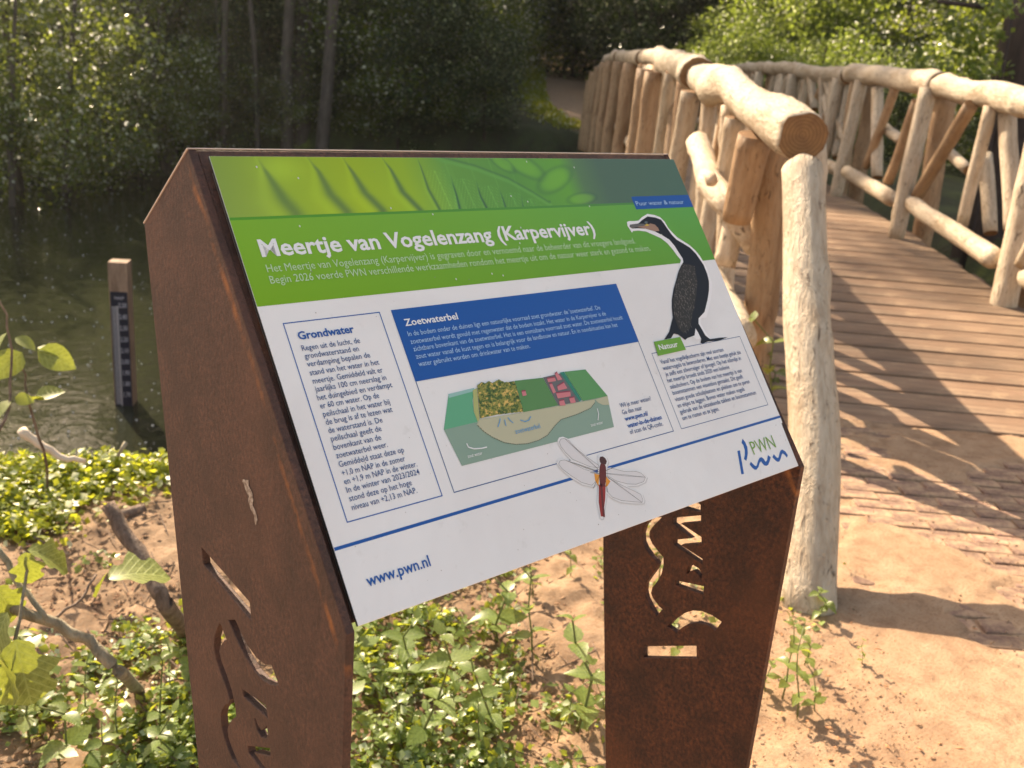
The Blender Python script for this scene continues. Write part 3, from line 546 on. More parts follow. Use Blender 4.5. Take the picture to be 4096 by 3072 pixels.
# beams under the deck
for w_ in (1.5, 2.95):
    for (a, b) in ((3.0, 9), (9, 15), (15, 24.6)): L_('beam', (a, w_, deck_z(a) - .17), (b, w_, deck_z(b) - .17), .11, .11, M_LOGB, mids=[((a + b) / 2, w_, deck_z((a + b) / 2) - .17)])
# near left railing
L_('handrail', (2.70, 1.15, 1.185), (5.35, 1.15, 1.37), .087, .094, mids=[(3.4, 1.15, 1.235), (4.2, 1.14, 1.325)], rough=.15, label='near handrail log with a broad sawn end facing the viewer')
L_('handrail', (5.25, 1.13, 1.395), (7.6, 1.15, 1.50), .10, .092, mids=[(6.3, 1.15, 1.455)], rough=.14)
L_('brace', (2.66, 1.16, 1.115), (1.50, 1.085, -.06), .070, .076, cap='round', rough=.04, label='long slanting end brace with a rounded pale top', mids=[(2.1, 1.14, .56)])
L_('post', (3.43, 1.21, 1.15), (3.57, 1.33, -.08), .070, .078, M_LOGB)
L_('post', (3.10, 1.30, 1.14), (2.72, 1.36, -.03), .052, .055)
L_('brace', (3.30, 1.10, 1.15), (3.38, 1.10, .79), .068, .06, M_LOGB)
L_('brace', (3.86, 1.12, 1.20), (3.90, 1.12, .85), .052, .048)
L_('lower_rail', (4.42, 1.03, 1.07), (3.49, 1.262, .64), .052, .064, cap='round', mids=[(3.83, 1.05, .90), (3.62, 1.12, .82)], rough=.10, label='crooked pale log slanting down under the near handrail')
L_('lower_rail', (5.2, 1.15, .52), (3.0, 1.12, .36), .062, .066, cap='round')
L_('brace', (3.72, 1.2, 1.22), (3.6, 1.12, .55), .05)
L_('brace', (3.62, 1.0, .95), (3.52, 1.0, .93), .03, cap='round')
for a, b, r, mt in (((4.05, 1.12, 1.25), (3.9, 1.22, .1), .05, M_LOG), ((4.35, 1.18, 1.28), (4.75, 1.2, .2), .055, M_LOGB), ((4.7, 1.12, 1.30), (4.45, 1.15, .3), .045, M_LOG),
    ((5.2, 1.22, 1.32), (5.25, 1.25, .05), .075, M_LOGB), ((5.0, 1.05, 1.30), (5.15, 1.03, -.1), .06, M_LOG), ((5.45, 1.13, 1.36), (6.1, 1.15, .3), .05, M_LOG),
    ((5.9, 1.15, 1.38), (5.75, 1.15, .6), .04, M_LOG), ((6.7, 1.15, 1.42), (6.2, 1.15, .4), .05, M_LOGB)):
    L_('post' if b[2] < .1 else 'brace', a, b, r, mat=mt)
for a, b, r, mt in (((3.95, 1.2, 1.24), (4.2, 1.22, .12), .05, M_LOGB), ((4.55, 1.2, 1.3), (4.3, 1.12, .2), .048, M_LOG), ((4.85, 1.14, 1.31), (5.05, 1.16, .25), .042, M_LOG), ((5.7, 1.1, 1.37), (5.5, 1.1, .2), .06, M_LOGB),
    ((6.2, 1.2, 1.40), (6.5, 1.2, .3), .045, M_LOG), ((6.5, 1.1, 1.42), (6.9, 1.12, .4), .05, M_LOG), ((7.15, 1.22, 1.44), (7.1, 1.24, .2), .07, M_LOG), ((7.05, 1.02, 1.42), (7.1, 1.0, -.1), .07, M_LOGB), ((7.4, 1.12, 1.45), (7.6, 1.12, .5), .04, M_LOG)):
    L_('post' if b[2] < .3 else 'brace', a, b, r, mat=mt)
L_('lower_rail', (7.5, 1.12, .63), (5.3, 1.13, .50), .064, cap='round', rough=.08)
# near right railing
L_('handrail', (7.2, RW, 1.49), (3.0, RW, 1.23), .088, .096, mids=[(5.6, RW + .02, 1.41), (4.2, RW, 1.32)], rough=.07)
L_('handrail', (9.0, RW, 1.575), (7.1, RW, 1.50), .088, .092, rough=.06)
for nm, a, b, r, mt in (('post', (5.42, 3.27, 1.34), (5.20, 3.17, .10), .085, M_LOG), ('brace', (6.04, 3.3, 1.34), (5.59, 3.3, .60), .058, M_LOG),
    ('brace', (6.28, 3.16, 1.36), (6.98, 3.16, .62), .052, M_LOGB), ('brace', (6.07, 3.2, 1.36), (6.12, 3.2, .55), .045, M_LOG), ('brace', (6.36, 3.36, 1.03), (6.01, 3.36, .52), .052, M_LOG),
    ('brace', (7.02, 3.35, 1.01), (6.55, 3.35, .90), .042, M_LOG), ('post', (7.13, 3.15, 1.46), (6.98, 3.08, .30), .066, M_LOG), ('post', (7.28, 3.36, 1.42), (7.22, 3.38, -.3), .085, M_LOGB),
    ('brace', (7.47, 3.2, 1.36), (7.77, 3.2, .68), .045, M_LOGB), ('brace', (8.7, 3.25, 1.46), (8.23, 3.25, .68), .055, M_LOG), ('brace', (8.7, 3.3, 1.16), (7.9, 3.3, 1.04), .048, M_LOG),
    ('post', (9.03, 3.2, 1.52), (8.98, 3.13, .38), .064, M_LOG), ('post', (9.25, 3.38, 1.5), (9.2, 3.4, -.3), .08, M_LOGB), ('brace', (10.33, 3.2, 1.52), (9.24, 3.2, .95), .042, M_LOG),
    ('brace', (8.1, 3.22, 1.48), (8.45, 3.2, .75), .04, M_LOGB), ('post', (5.35, 3.42, 1.3), (5.4, 3.42, -.4), .08, M_LOGB), ('brace', (4.7, 3.2, 1.26), (5.1, 3.18, .45), .05, M_LOG)):
    L_(nm, a, b, r, mat=mt)
L_('lower_rail', (7.18, 3.14, .61), (5.33, 3.14, .43), .062, .070, cap='round', rough=.07)
L_('lower_rail', (8.9, 3.14, .68), (7.34, 3.14, .57), .060, .064, cap='round')
L_('lower_rail', (10.7, 3.15, .75), (9.0, 3.14, .66), .058, .06, cap='round')
L_('lower_rail', (5.12, 3.24, .40), (3.2, 3.22, .25), .082, .085, cap='round')
# the rest of both railings
ss_ = [7.6, 9.6, 11.6, 13.7, 15.8, 18.0, 20.2, 22.3, 24.4]
for side, W_ in ((0, LW), (1, RW)):
    for i in range(len(ss_) - 1):
        a, b = ss_[i], ss_[i + 1]
        if side and a < 9: a = 9.0
        mt = M_LOGB if rnd.random() < .3 else M_LOG
        L_('handrail', (a - .1, W_ + rnd.uniform(-.02, .02), rail_z(a) - .005), (b, W_, rail_z(b)), .088, .08, mids=[((a + b) / 2, W_ + rnd.uniform(-.04, .04), rail_z((a + b) / 2) + rnd.uniform(-.02, .03))], rough=.07)
        if not (side and i == 0): L_('lower_rail', (b - .1, W_ - .06, deck_z(b) + .32), (a, W_ - .06, deck_z(a) + .30), .062, cap='round')
        if side and i == 0: pass
        else:
            z0 = rail_z(a)
            L_('post', (a + .05, W_ - .07 if side else W_ + .08, z0 - .05), (a, W_ - .1 if side else W_ + .12, deck_z(a) - .02), .066)
            L_('post', (a + .15, W_ + .13 if side else W_ - .13, z0 - .06), (a + .12, W_ + .18 if side else W_ - .18, deck_z(a) - .5), .075, mat=M_LOGB)
        for q in range(6):
            sa = a + .2 + q * .29 + rnd.uniform(-.1, .1); sb = sa + rnd.uniform(-.6, .6); full = rnd.random() < .6
            sb = min(max(sb, a + .1), b - .1)
            L_('brace', (sa, W_ + rnd.uniform(-.05, .05), rail_z(sa) - .06), (sb, W_, (deck_z(sb) + .33) if full else (rail_z(sb) - rnd.uniform(.4, .65))), rnd.uniform(.036, .055), mat=M_LOGB if rnd.random() < .4 else M_LOG)
# ================================================================== information sign
sign = thing('information_sign', (0.3, -.16, 0), 'rusty steel lectern sign about the lake with a white, green and blue printed panel', 'information sign')
def outline_yz():
    p = [PP(0, 396, 8), PP(0, -11, 8), PP(0, -9, 134)]
    top = [(-.243, -.12), (-.243, p[0].z), (p[1].y, p[1].z), (p[2].y, p[2].z), (-.09, -.12)]
    top[1] = (-.2435, p[0].z); return top
def plate(name, x0, x1, holes, mat, label=None):
    cd = bpy.data.curves.new(name, 'CURVE'); cd.dimensions = '2D'; cd.fill_mode = 'BOTH'; cd.extrude = abs(x1 - x0) / 2 - .001; cd.bevel_depth = .001; cd.bevel_resolution = 2; cd.offset = -.001
    for poly in [outline_yz()] + holes:
        sp = cd.splines.new('POLY'); sp.points.add(len(poly) - 1); sp.use_cyclic_u = True
        for q, (y, z) in zip(sp.points, poly): q.co = (y, z, 0, 1)
    co = bpy.data.objects.new('tmp', cd); COL.objects.link(co); dg = bpy.context.evaluated_depsgraph_get()
    me = bpy.data.meshes.new_from_object(co.evaluated_get(dg)); bpy.data.objects.remove(co)
    me.transform(Matrix(((0, 0, 1, (x0 + x1) / 2), (1, 0, 0, 0), (0, 1, 0, 0), (0, 0, 0, 1))))
    me.materials.clear(); me.materials.append(mat)
    for p in me.polygons: p.use_smooth = False
    o = link(name, me); keep(o, sign)
    if label: o['label'] = label
    return o
HR = [[tuple(q) for q in HOLES[k]] for k in HOLES]
A_ = R(21.5)
def left_map(q):
    dp, dz = -(q[0] + .101), -(q[1] - .57675)
    return (-(.0435 + math.cos(A_) * dp - math.sin(A_) * dz), .848 + math.sin(A_) * dp + math.cos(A_) * dz)
HL = [[left_map(q) for q in h] for h in HR]
plate('side_plate', -.012, -.0045, HL, M_STEEL, 'left steel side plate with a pale bird dropping and cut-out letters')
plate('side_plate', .596, .605, HR, M_STEEL2, 'right steel side plate with cut-out wave and letters')
def slab(name, a, b, mat, parent=sign, bev=0., label=None):
    me = box_mesh(name, a, b, bev); me.transform(Matrix(((PX.x, PY.x, PZ.x, PO.x), (PX.y, PY.y, PZ.y, PO.y), (PX.z, PY.z, PZ.z, PO.z), (0, 0, 0, 1))) @ Matrix.Diagonal((.001, .001, .001, 1)))
    o = link(name, me, mat)
    if parent is sign: keep(o, parent)
    return o
slab('tray', (-4.4, -11, 8.0), (595.9, 396, 17), M_STEEL, bev=1.8)
slab('back_flap', (-4.4, -10.8, 17.3), (595.9, -1.5, 133.5), M_STEEL)
slab('edge_glint', (-11.6, -11.9, 7.2), (604.5, -11.05, 8.1), M_RIM); slab('edge_glint', (-12.5, -11.9, 8.2), (-11.2, -11.05, 20), M_RIM)  # thin pale strips added along the edges for their sun glint
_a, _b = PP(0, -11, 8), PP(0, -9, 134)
me = box_mesh('edge_glint', (-.0127, -.0006, 0), (-.0112, .0006, (_b - _a).length)); me.transform(Matrix.Translation(_a + Vector((0, .0004, .0006))) @ Vector((0, 0, 1)).rotation_difference((_b - _a).normalized()).to_matrix().to_4x4()); keep(link('edge_glint', me, M_RIM), sign)
slab('mounting_rail', (2.2, 12, 3.1), (7.5, 394, 7.9), M_ALU)
slab('mounting_rail', (590, 12, 3.1), (597, 394, 7.9), M_ALU)
panel = slab('panel', (0, 0, 0), (600, 400, 3), M_WHITE, bev=.7); panel.data.materials.append(M_EDGE); panel.data.materials.append(M_ALU)
for p in panel.data.polygons:
    if p.normal.dot(-PX) > .7: p.material_index = 1
    elif abs(p.normal.dot(PX)) > .7: p.material_index = 1
_inv = Matrix.Translation(-Vector(sign.location))
def on_panel(o, label=None):
    o.parent = panel
    o.matrix_parent_inverse = Matrix.Identity(4)
    if label: o['label'] = label
    return o
def ink_poly(name, polys, mat, lay, label=None):
    from mathutils.geometry import tessellate_polygon
    V, F = [], []
    for pl in polys:
        b = len(V); V += [PP(x, y, -lay) for x, y in pl]
        for t in tessellate_polygon([[Vector((x, y, 0)) for x, y in pl]]):
            a, c, d = t; q = [Vector((pl[i][0], pl[i][1], 0)) for i in (a, c, d)]
            F.append((a + b, c + b, d + b) if (q[1] - q[0]).cross(q[2] - q[0]).z < 0 else (a + b, d + b, c + b))
    return on_panel(link(name, mesh(name, V, F), mat), label)
def rect(a, b, c, d): return [(a, b), (c, b), (c, d), (a, d)]
def ribbon(pts, wd, closed=False):
    out = []; n_ = len(pts)
    for i in range(n_ if closed else n_ - 1):
        a, b = pts[i], pts[(i + 1) % n_]; dx, dy = b[0] - a[0], b[1] - a[1]; l = math.hypot(dx, dy) or 1; nx_, ny_ = -dy / l * wd / 2, dx / l * wd / 2; ex, ey = dx / l * wd * .3, dy / l * wd * .3
        out.append([(a[0] + nx_ - ex, a[1] + ny_ - ey), (b[0] + nx_ + ex, b[1] + ny_ + ey), (b[0] - nx_ + ex, b[1] - ny_ + ey), (a[0] - nx_ - ex, a[1] - ny_ - ey)])
    return out
def srgb(c): c = np.asarray(c, float) / 255; return np.where(c <= .04045, c / 12.92, ((c + .055) / 1.055) ** 2.4)
def ink_grid(name, x0, y0, x1, y1, nx_, ny_, fn, lay, gain=1.32, label=None):
    x = np.linspace(x0, x1, nx_); y = np.linspace(y0, y1, ny_); X, Y, F = grid(x, y)
    V = np.stack([PO.x + PX.x * X / 1e3 + PY.x * Y / 1e3 - PZ.x * lay / 1e3, PO.y + PY.y * Y / 1e3 - PZ.y * lay / 1e3, PO.z + PY.z * Y / 1e3 - PZ.z * lay / 1e3], 1)
    me = mesh_np(name, V, F[:, ::-1]); add_layer(me, 'ink', np.clip(fn(X, Y) * gain, 0, .85)); return on_panel(link(name, me, M_INK), label)
def lerp3(a, b, t): return a + (b - a) * t[:, None]
def curve_x(pts, y): return np.interp(y, [p[1] for p in pts], [p[0] for p in pts])
def header(X, Y):
    xs = [0, 60, 130, 190, 240, 330, 400, 425, 460, 600]
    cs = srgb([(118, 142, 60), (132, 158, 44), (136, 160, 34), (128, 158, 40), (94, 140, 62), (84, 134, 62), (92, 146, 56), (82, 112, 78), (74, 98, 82), (72, 98, 84)])
    c = np.stack([np.interp(X, xs, cs[:, i]) for i in range(3)], 1)
    t = np.clip(Y / 56, 0, 1); c = lerp3(c, c * 1.12, t * (X < 250))
    c = lerp3(c, c * 1.35, .7 * np.exp(-((X - 60) / 22) ** 2 - ((Y - 12) / 12) ** 2))
    gaps = [([(44, 5), (50.5, 27), (54.8, 41), (62, 55)], 8, .6), ([(92, 2), (98, 15), (102.4, 38), (113, 55)], 6.5, .65), ([(128, 2), (133, 16), (138.7, 37), (151, 55)], 5.5, .7), ([(170, 0), (176, 13), (180.5, 37), (193, 56)], 4, .75),
        ([(211, 0), (212, 9), (211.5, 35), (216, 56)], 1.5, .75), ([(243.8, 22), (243, 40), (241, 56)], 1.5, .95), ([(274, 28), (272.7, 44), (275, 57)], 1.7, .95), ([(301, 37), (300.7, 48), (300, 57)], 1.5, .95), ([(327, 46), (324, 57)], 1.3, .9)]
    dk = srgb((52, 84, 66))
    for p, wd, a in gaps:
        cx = curve_x(p, Y); grow = np.clip((Y - p[0][1]) / 40, .12, 1.) * wd
        m_ = np.exp(-((X - cx) / (grow + .5)) ** 2) * a * np.clip((Y - p[0][1] + 4) / 14, 0, 1); c = lerp3(c, np.broadcast_to(dk, c.shape), m_)
        m_ = np.exp(-((X - cx + grow * 2.4) / (grow * 1.2 + .5)) ** 2) * .25; c = lerp3(c, c * 1.5, m_)
    # herring-bone veins of the fern leaflets
    for mid in (258, 287, 313, 336, 228):
        cx = mid + (Y - 30) * .10; d_ = np.abs(X - cx); v = np.maximum(0, 1 - np.abs(((Y + d_ * -1.5) % 6.) - 3) / .8) * (d_ < 12) * (Y > 14 + (mid - 228) * .32)
        c = lerp3(c, c * 1.55, v * .5); c = lerp3(c, c * 1.6, np.exp(-(d_ / .7) ** 2) * .5 * (Y > 14 + (mid - 228) * .32))
    st = [(225, -3), (241, 3.4), (280.5, 13.3), (318, 27.7), (344.8, 44), (362.5, 56.5)]
    cy_ = np.interp(X, [p[0] for p in st], [p[1] for p in st]); on = (X > 225) & (X < 366)
    c = lerp3(c, np.broadcast_to(srgb((96, 150, 72)), c.shape), np.exp(-((Y - cy_) / 2.2) ** 2) * on * .8); c = lerp3(c, np.broadcast_to(dk, c.shape), np.exp(-((Y - cy_ + 4.2) / 1.4) ** 2) * on * .5)
    for (lx, ly, rx, ry, rot) in ((345, 8, 26, 11, .5), (385, 26, 27, 10, -.4), (415, 50, 20, 6, -.1), (318, 6, 14, 7, .6)):
        u = (X - lx) * math.cos(rot) + (Y - ly) * math.sin(rot); w_ = -(X - lx) * math.sin(rot) + (Y - ly) * math.cos(rot); q = (u / rx) ** 2 + (w_ / ry) ** 2
        above = (Y < cy_ - 3) | (X > 366); c = lerp3(c, np.broadcast_to(srgb((112, 168, 62)), c.shape), np.clip(1.35 - q, 0, 1) * .5 * above); c = lerp3(c, np.broadcast_to(dk, c.shape), np.exp(-((q - 1.3) / .5) ** 2) * .28 * above)
    return c
ink_grid('header_photo', .4, .4, 599.6, 57, 500, 48, header, .15, label='printed close-up photograph of a green fern')
ink_grid('header_stripe', .4, 57, 599.6, 59.6, 60, 3, lambda X, Y: lerp3(np.broadcast_to(srgb((76, 136, 38)), (len(X), 3)), np.broadcast_to(srgb((72, 122, 66)), (len(X), 3)), X / 600), .15)
def band(X, Y):  # bluer right end: sky reflection painted into the green
    a, b, c_, d = srgb((112, 158, 40)), srgb((84, 148, 68)), srgb((108, 152, 22)), srgb((84, 138, 44)); t, u = X / 600, (Y - 60) / 77
    top = a + (b - a) * t[:, None]; bot = c_ + (d - c_) * t[:, None]; return top + (bot - top) * u[:, None]
ink_grid('green_band', .4, 59.6, 599.6, 136.7, 60, 10, band, .15)
ink_poly('slogan_box', [[(495, 49.5), (599.6, 49.5), (599.6, 65.8), (495, 65.8)]], M_BLUE, .3)
ink_poly('blue_line', [rect(.4, 338.3, 599.6, 341)], M_BLUE, .15)
def frame(x0, y0, x1, y1, t): return [rect(x0, y0, x1, y0 + t), rect(x0, y1 - t, x1, y1), rect(x0, y0 + t, x0 + t, y1 - t), rect(x1 - t, y0 + t, x1, y1 - t)]
ink_poly('text_frame', frame(17.6, 153, 111.3, 322.8, .9), M_BLUE, .15); ink_poly('text_frame', frame(123.2, 153, 415.2, 322.8, .8), M_NAVY, .15)
ink_poly('text_frame', frame(427.6, 235.8, 586.6, 322.8, .65), M_NAVY, .15)
ink_poly('blue_block', [rect(123.0, 152.8, 415.4, 220.8)], M_BLUE, .3)
# block diagram of the dunes
def dune(X, Y):
    c = np.broadcast_to(srgb((128, 128, 62)), (len(X), 3)).copy(); n1 = fbm(X * .35, Y * .5, 3); n2 = fbm(X * .9 + 9, Y * 1.1, 2)
    c = np.where((n1 > .12)[:, None], srgb((70, 92, 46)), c); c = np.where((n2 > .28)[:, None], srgb((48, 62, 34)), c); c = np.where((n1 < -.32)[:, None], srgb((196, 164, 92)), c); return c
def G_(k): return ART['g_' + k]
ink_poly('dune_diagram', [G_('lower')], plain('ink_grey_green', (.25, .36, .28), .4), .3, 'printed block drawing of sea, dunes, village and groundwater')
diag = [('sea', (.12, .40, .22)), ('seatop', (.30, .52, .47)), ('bubble', (.50, .48, .32)), ('small', (.50, .48, .32)), ('beach', (.42, .44, .16)), ('field', (.10, .25, .075)), ('town', (.14, .14, .14)), ('right', (.11, .31, .10)), ('canal', (.03, .22, .15))]
for i, (k, c) in enumerate(diag): ink_poly('diagram_shape', [G_(k)], plain('ink_' + k, c, .4), .35 + .05 * i)
def point_in(pl, X, Y):
    r = np.zeros(len(X), bool); j = len(pl) - 1
    for i in range(len(pl)):
        (xi, yi), (xj, yj) = pl[i], pl[j]; r ^= ((yi > Y) != (yj > Y)) & (X < (xj - xi) * (Y - yi) / (yj - yi + 1e-9) + xi); j = i
    return r
pl = G_('dune'); xs, ys = [p[0] for p in pl], [p[1] for p in pl]
X, Y, F = grid(np.linspace(min(xs), max(xs), 90), np.linspace(min(ys), max(ys), 70)); inn = point_in(pl, X, Y); F = F[inn[F].all(1)]
me = mesh_np('dune_picture', np.array([PP(a, b, -.9) for a, b in zip(X, Y)]), F[:, ::-1]); add_layer(me, 'ink', dune(X, Y) * 1.25); on_panel(link('dune_picture', me, M_INK))
for i in range(1, 9): ink_poly('diagram_house', [G_('h%d' % i)], plain('ink_pink', (.62, .20, .22), .4), .9)
ink_poly('diagram_roofs', [[(x + .3, y - 1.2) for x, y in G_('h%d' % i)[:2]] + [G_('h%d' % i)[1], G_('h%d' % i)[0]] for i in range(1, 9)], plain('ink_maroon', (.30, .05, .08), .4), 1.0)
dsh = []
bl = G_('bubble'); idx = list(range(4, len(bl))) + [0]
for a, b in zip(idx[:-1], idx[1:]):
    p, q = bl[a], bl[b]; L0 = math.hypot(q[0] - p[0], q[1] - p[1]); k = max(1, int(L0 / 2.4))
    for i in range(k): dsh += ribbon([(p[0] + (q[0] - p[0]) * (i + .1) / k, p[1] + (q[1] - p[1]) * (i + .1) / k), (p[0] + (q[0] - p[0]) * (i + .7) / k, p[1] + (q[1] - p[1]) * (i + .7) / k)], .45)
ink_poly('dashed_line', dsh, M_EDGE, .95)
ink_poly('white_arrow', ribbon(G_('arr1'), 1.1) + ribbon(G_('arr2'), .9), M_TXTW, .95)
ink_poly('blue_arrows', sum([ribbon(G_(k), .9) for k in ('b1', 'b2', 'b3', 'b4')], []), M_SKYB, .95)
# cormorant
M_BIRD = plain('ink_feather_black', (.011, .012, .018), .45, .3)
ink_poly('bird_halo', [ART['halo']], plain('ink_halo', (.86, .84, .84), .38), .45)
ink_poly('bird_picture', [ART['body']], M_BIRD, .6, 'printed photograph of a standing black cormorant')
ink_poly('bird_wing', [ART['wing']], plain('ink_wing', (.036, .032, .029), .45, .3), .7)
wq = ART['wing']; wx, wy = [p[0] for p in wq], [p[1] for p in wq]; fl = []
for i in range(520):
    x, y = rnd.uniform(min(wx), max(wx)), rnd.uniform(min(wy), max(wy))
    if not bool(point_in(wq, np.array([x]), np.array([y]))[0]): continue
    t = (y - min(wy)) / (max(wy) - min(wy)); ln = 1.1 + 4.2 * t * rnd.random(); wdt = .5 * (1 - .45 * t); dx = -.10 * ln
    fl.append([(x - wdt, y), (x, y - .3), (x + wdt * .6, y + .2), (x + dx, y + ln)])
ink_poly('bird_feathers', fl, plain('ink_feather_brown', (.24, .205, .17), .38), .8)
ink_poly('bird_throat', [ART['throat']], plain('ink_throat', (.34, .20, .13), .38), .7); ink_poly('bird_beak', [ART['beak']], plain('ink_beak', (.13, .12, .11), .38), .75)
ink_poly('bird_eye', [ART['eye']], plain('ink_eye', (.10, .13, .14), .38), .8); ink_poly('bird_cheek', [ART['yellow']], plain('ink_yellow', (.62, .42, .05), .38), .8)
ink_poly('heading_box', [ART['natuurbox']], M_GREEN, .9)
# dragonfly
def grow(pl, k):
    cx, cy_ = sum(p[0] for p in pl) / len(pl), sum(p[1] for p in pl) / len(pl); o = []
    for x, y in pl: l = math.hypot(x - cx, y - cy_); o.append((x + (x - cx) / l * k, y + (y - cy_) / l * k))
    return o
dsh_ = plain('ink_soft_grey', (.62, .60, .60), .4)
ink_poly('insect_shadow', [[(x + .7, y + .9) for x, y in grow(ART[k], 2.6)] for k in ('w1', 'w2', 'w3', 'w4', 'd_tail', 'd_head')], dsh_, .45)
for j, k in enumerate(('w1', 'w2', 'w3', 'w4', 'd_tail', 'd_head', 'd_body')): ink_poly('insect_halo', [grow(ART[k], 2.3)], M_WHITE, .55 + .01 * j)
ink_poly('insect_wing', [ART[k] for k in ('w1', 'w2', 'w3', 'w4')], plain('ink_wing_grey', (.72, .69, .69), .4), .66)
M_VEIN = plain('ink_vein', (.12, .09, .08), .4)
vn = []
for k in ('w1', 'w2', 'w3', 'w4'): vn += ribbon(ART[k], .28, True)
root = ART['d_body'][3]
for k, ti in (('w1', 2), ('w2', 2), ('w3', 5), ('w4', 6)):
    tip = ART[k][ti]; c0 = (sum(p[0] for p in ART['d_body']) / 8, sum(p[1] for p in ART['d_body']) / 8)
    for d_ in (-.5, .7): vn += ribbon([c0, ((c0[0] + tip[0]) / 2, (c0[1] + tip[1]) / 2 + d_), tip], .25)
ink_poly('insect_veins', vn, M_VEIN, .75)
lg = ART['legs']; ink_poly('insect_legs', ribbon(lg[0:2], .45) + ribbon(lg[2:4], .45) + ribbon(lg[4:6], .45) + ribbon(lg[6:8], .4), M_VEIN, .8)
ink_poly('insect_orange', [ART['d_o1'], ART['d_o2']], plain('ink_orange', (.75, .30, .02), .4), .8)
ink_poly('insect_picture', [ART['d_tail']], plain('ink_red', (.30, .018, .010), .4), .9, 'printed red dragonfly with clear wings')
ink_poly('insect_back', [ribbon([(ART['d_tail'][0][0] + 3.0, ART['d_tail'][0][1]), (ART['d_tail'][3][0] + 1.0, ART['d_tail'][3][1])], 2.6)[0], ART['d_body']], plain('ink_dark_red', (.13, .014, .008), .4), .95)
ink_poly('insect_head', [ART['d_head']], plain('ink_brown', (.07, .018, .012), .4), 1.0)
# logo and lettering
ink_poly('logo_wave', [ART['lbar'], ART['larc'], ART['lw'], ART['ln']], M_BLUE, .2)
_fc = bpy.data.curves.new('f', 'FONT')
def text_verts(s, bold):
    _fc.body = s; _fc.offset = bold; _fc.resolution_u = 2; _fc.size = 1
    ob = bpy.data.objects.new('f', _fc); COL.objects.link(ob); dg = bpy.context.evaluated_depsgraph_get(); dg.update()
    me = bpy.data.meshes.new_from_object(ob.evaluated_get(dg)); bpy.data.objects.remove(ob)
    V = np.empty(len(me.vertices) * 3, np.float32); me.vertices.foreach_get('co', V); V = V.reshape(-1, 3); F = [tuple(p.vertices) for p in me.polygons]; bpy.data.meshes.remove(me)
    return V, F
CAPH = None
V_, _ = text_verts('H', 0); CAPH = float(V_[:, 1].max() - V_[:, 1].min())
STYLE = {'title': ('title_text', 14.1, .024, M_TXTW), 'intro': ('intro_text', 6.5, .001, M_TXTP), 'puur': ('slogan_text', 5.2, .002, M_TXTB), 'ghead': ('heading_text', 6.2, .026, M_BLUE), 'gbody': ('body_text', 4.55, .002, M_NAVY),
    'zhead': ('heading_text', 6.0, .018, M_TXTW), 'zbody': ('body_text', 4.4, 0.0, M_TXTB), 'wil': ('note_text', 4.4, .002, M_NAVY), 'wilb': ('note_text', 4.4, .022, M_BLUE), 'natuur': ('heading_text', 5.6, .018, M_TXTW), 'nbody': ('body_text', 4.5, .004, M_NAVY),
    'www': ('web_address', 8.3, .014, M_BLUE), 'dia': ('diagram_text', 4.2, 0, M_SKYB), 'zout': ('diagram_text', 2.9, 0, M_TXTW), 'pwn': ('logo_text', 14.2, -.006, M_LOGOG)}
blocks = {}
for bl, s_, x0, y, x1 in TEXTS:
    V, F = text_verts(s_, STYLE[bl][2]); sc = STYLE[bl][1] / CAPH * 1.06; a, b = V[:, 0].min(), V[:, 0].max()
    x = x0 + (V[:, 0] - a) / (b - a) * (x1 - x0); yy = y - V[:, 1] * sc
    bv, bf = blocks.setdefault(bl, ([], [])); off = len(bv); lay = 1.1 if bl in ('natuur', 'dia', 'zout') else .5
    bv += [PP(p, q, -lay) for p, q in zip(x.tolist(), yy.tolist())]; bf += [tuple(i + off for i in f) for f in F]
for bl, (bv, bf) in blocks.items(): on_panel(link(STYLE[bl][0], mesh(STYLE[bl][0], bv, bf), STYLE[bl][3]))
# specks of dirt and drops on the panel
sp = []
for i in range(110):
    x, y, r_ = rnd.uniform(10, 590), rnd.uniform(8, 395), rnd.choice((.25, .3, .35, .5)); sp.append([(x + r_ * math.cos(a) * rnd.uniform(.6, 1.2), y + r_ * 1.2 * math.sin(a)) for a in np.linspace(0, 5.6, 7)])
ink_poly('dirt_specks', sp, plain('speck', (.24, .20, .18), .6), 1.25); panel.children[-1]['kind'] = 'stuff'
dp = []
for (x, y) in ((39, 11), (75, 22), (61, 68), (160, 54), (205, 62), (309, 81), (312, 45), (352, 5), (420, 12), (250, 128), (263, 131), (205, 130), (300, 98), (420, 60), (332, 52), (520, 100)):
    dp.append([(x + .8 * math.cos(a), y + 1.1 * math.sin(a)) for a in np.linspace(0, 5.5, 8)])
ink_poly('pale_specks', dp, plain('pale_speck', (.62, .68, .6), .6), 1.25)
# bird dropping on the left plate
bd = []
V, F = [], []
for i in range(15):
    t = i / 14; y = -.0858 - .0195 * t + .002 * math.sin(i); z = .9650 - .034 * t; wd = (.0045 * (1 - t) ** .5 + .0006) * (1 + .25 * math.sin(i * 2.2))
    V += [(-.0125 , y - wd, z + wd * .3), (-.0130, y, z), (-.0125, y + wd, z - wd * .3)]
    if i: b = 3 * i; F += [(b - 3, b - 2, b + 1, b), (b - 2, b - 1, b + 2, b + 1)]
md_, n, l, b, o = new_mat('bird_dropping'); l.new(ramp(n, l, noise(n, l, coords(n), 240, 4, .7), [(.35, (.13, .08, .06)), (.6, (.42, .37, .32))]), b.inputs['Base Color'])
keep(link('dropping', mesh('dropping', V, F, True), md_), sign)
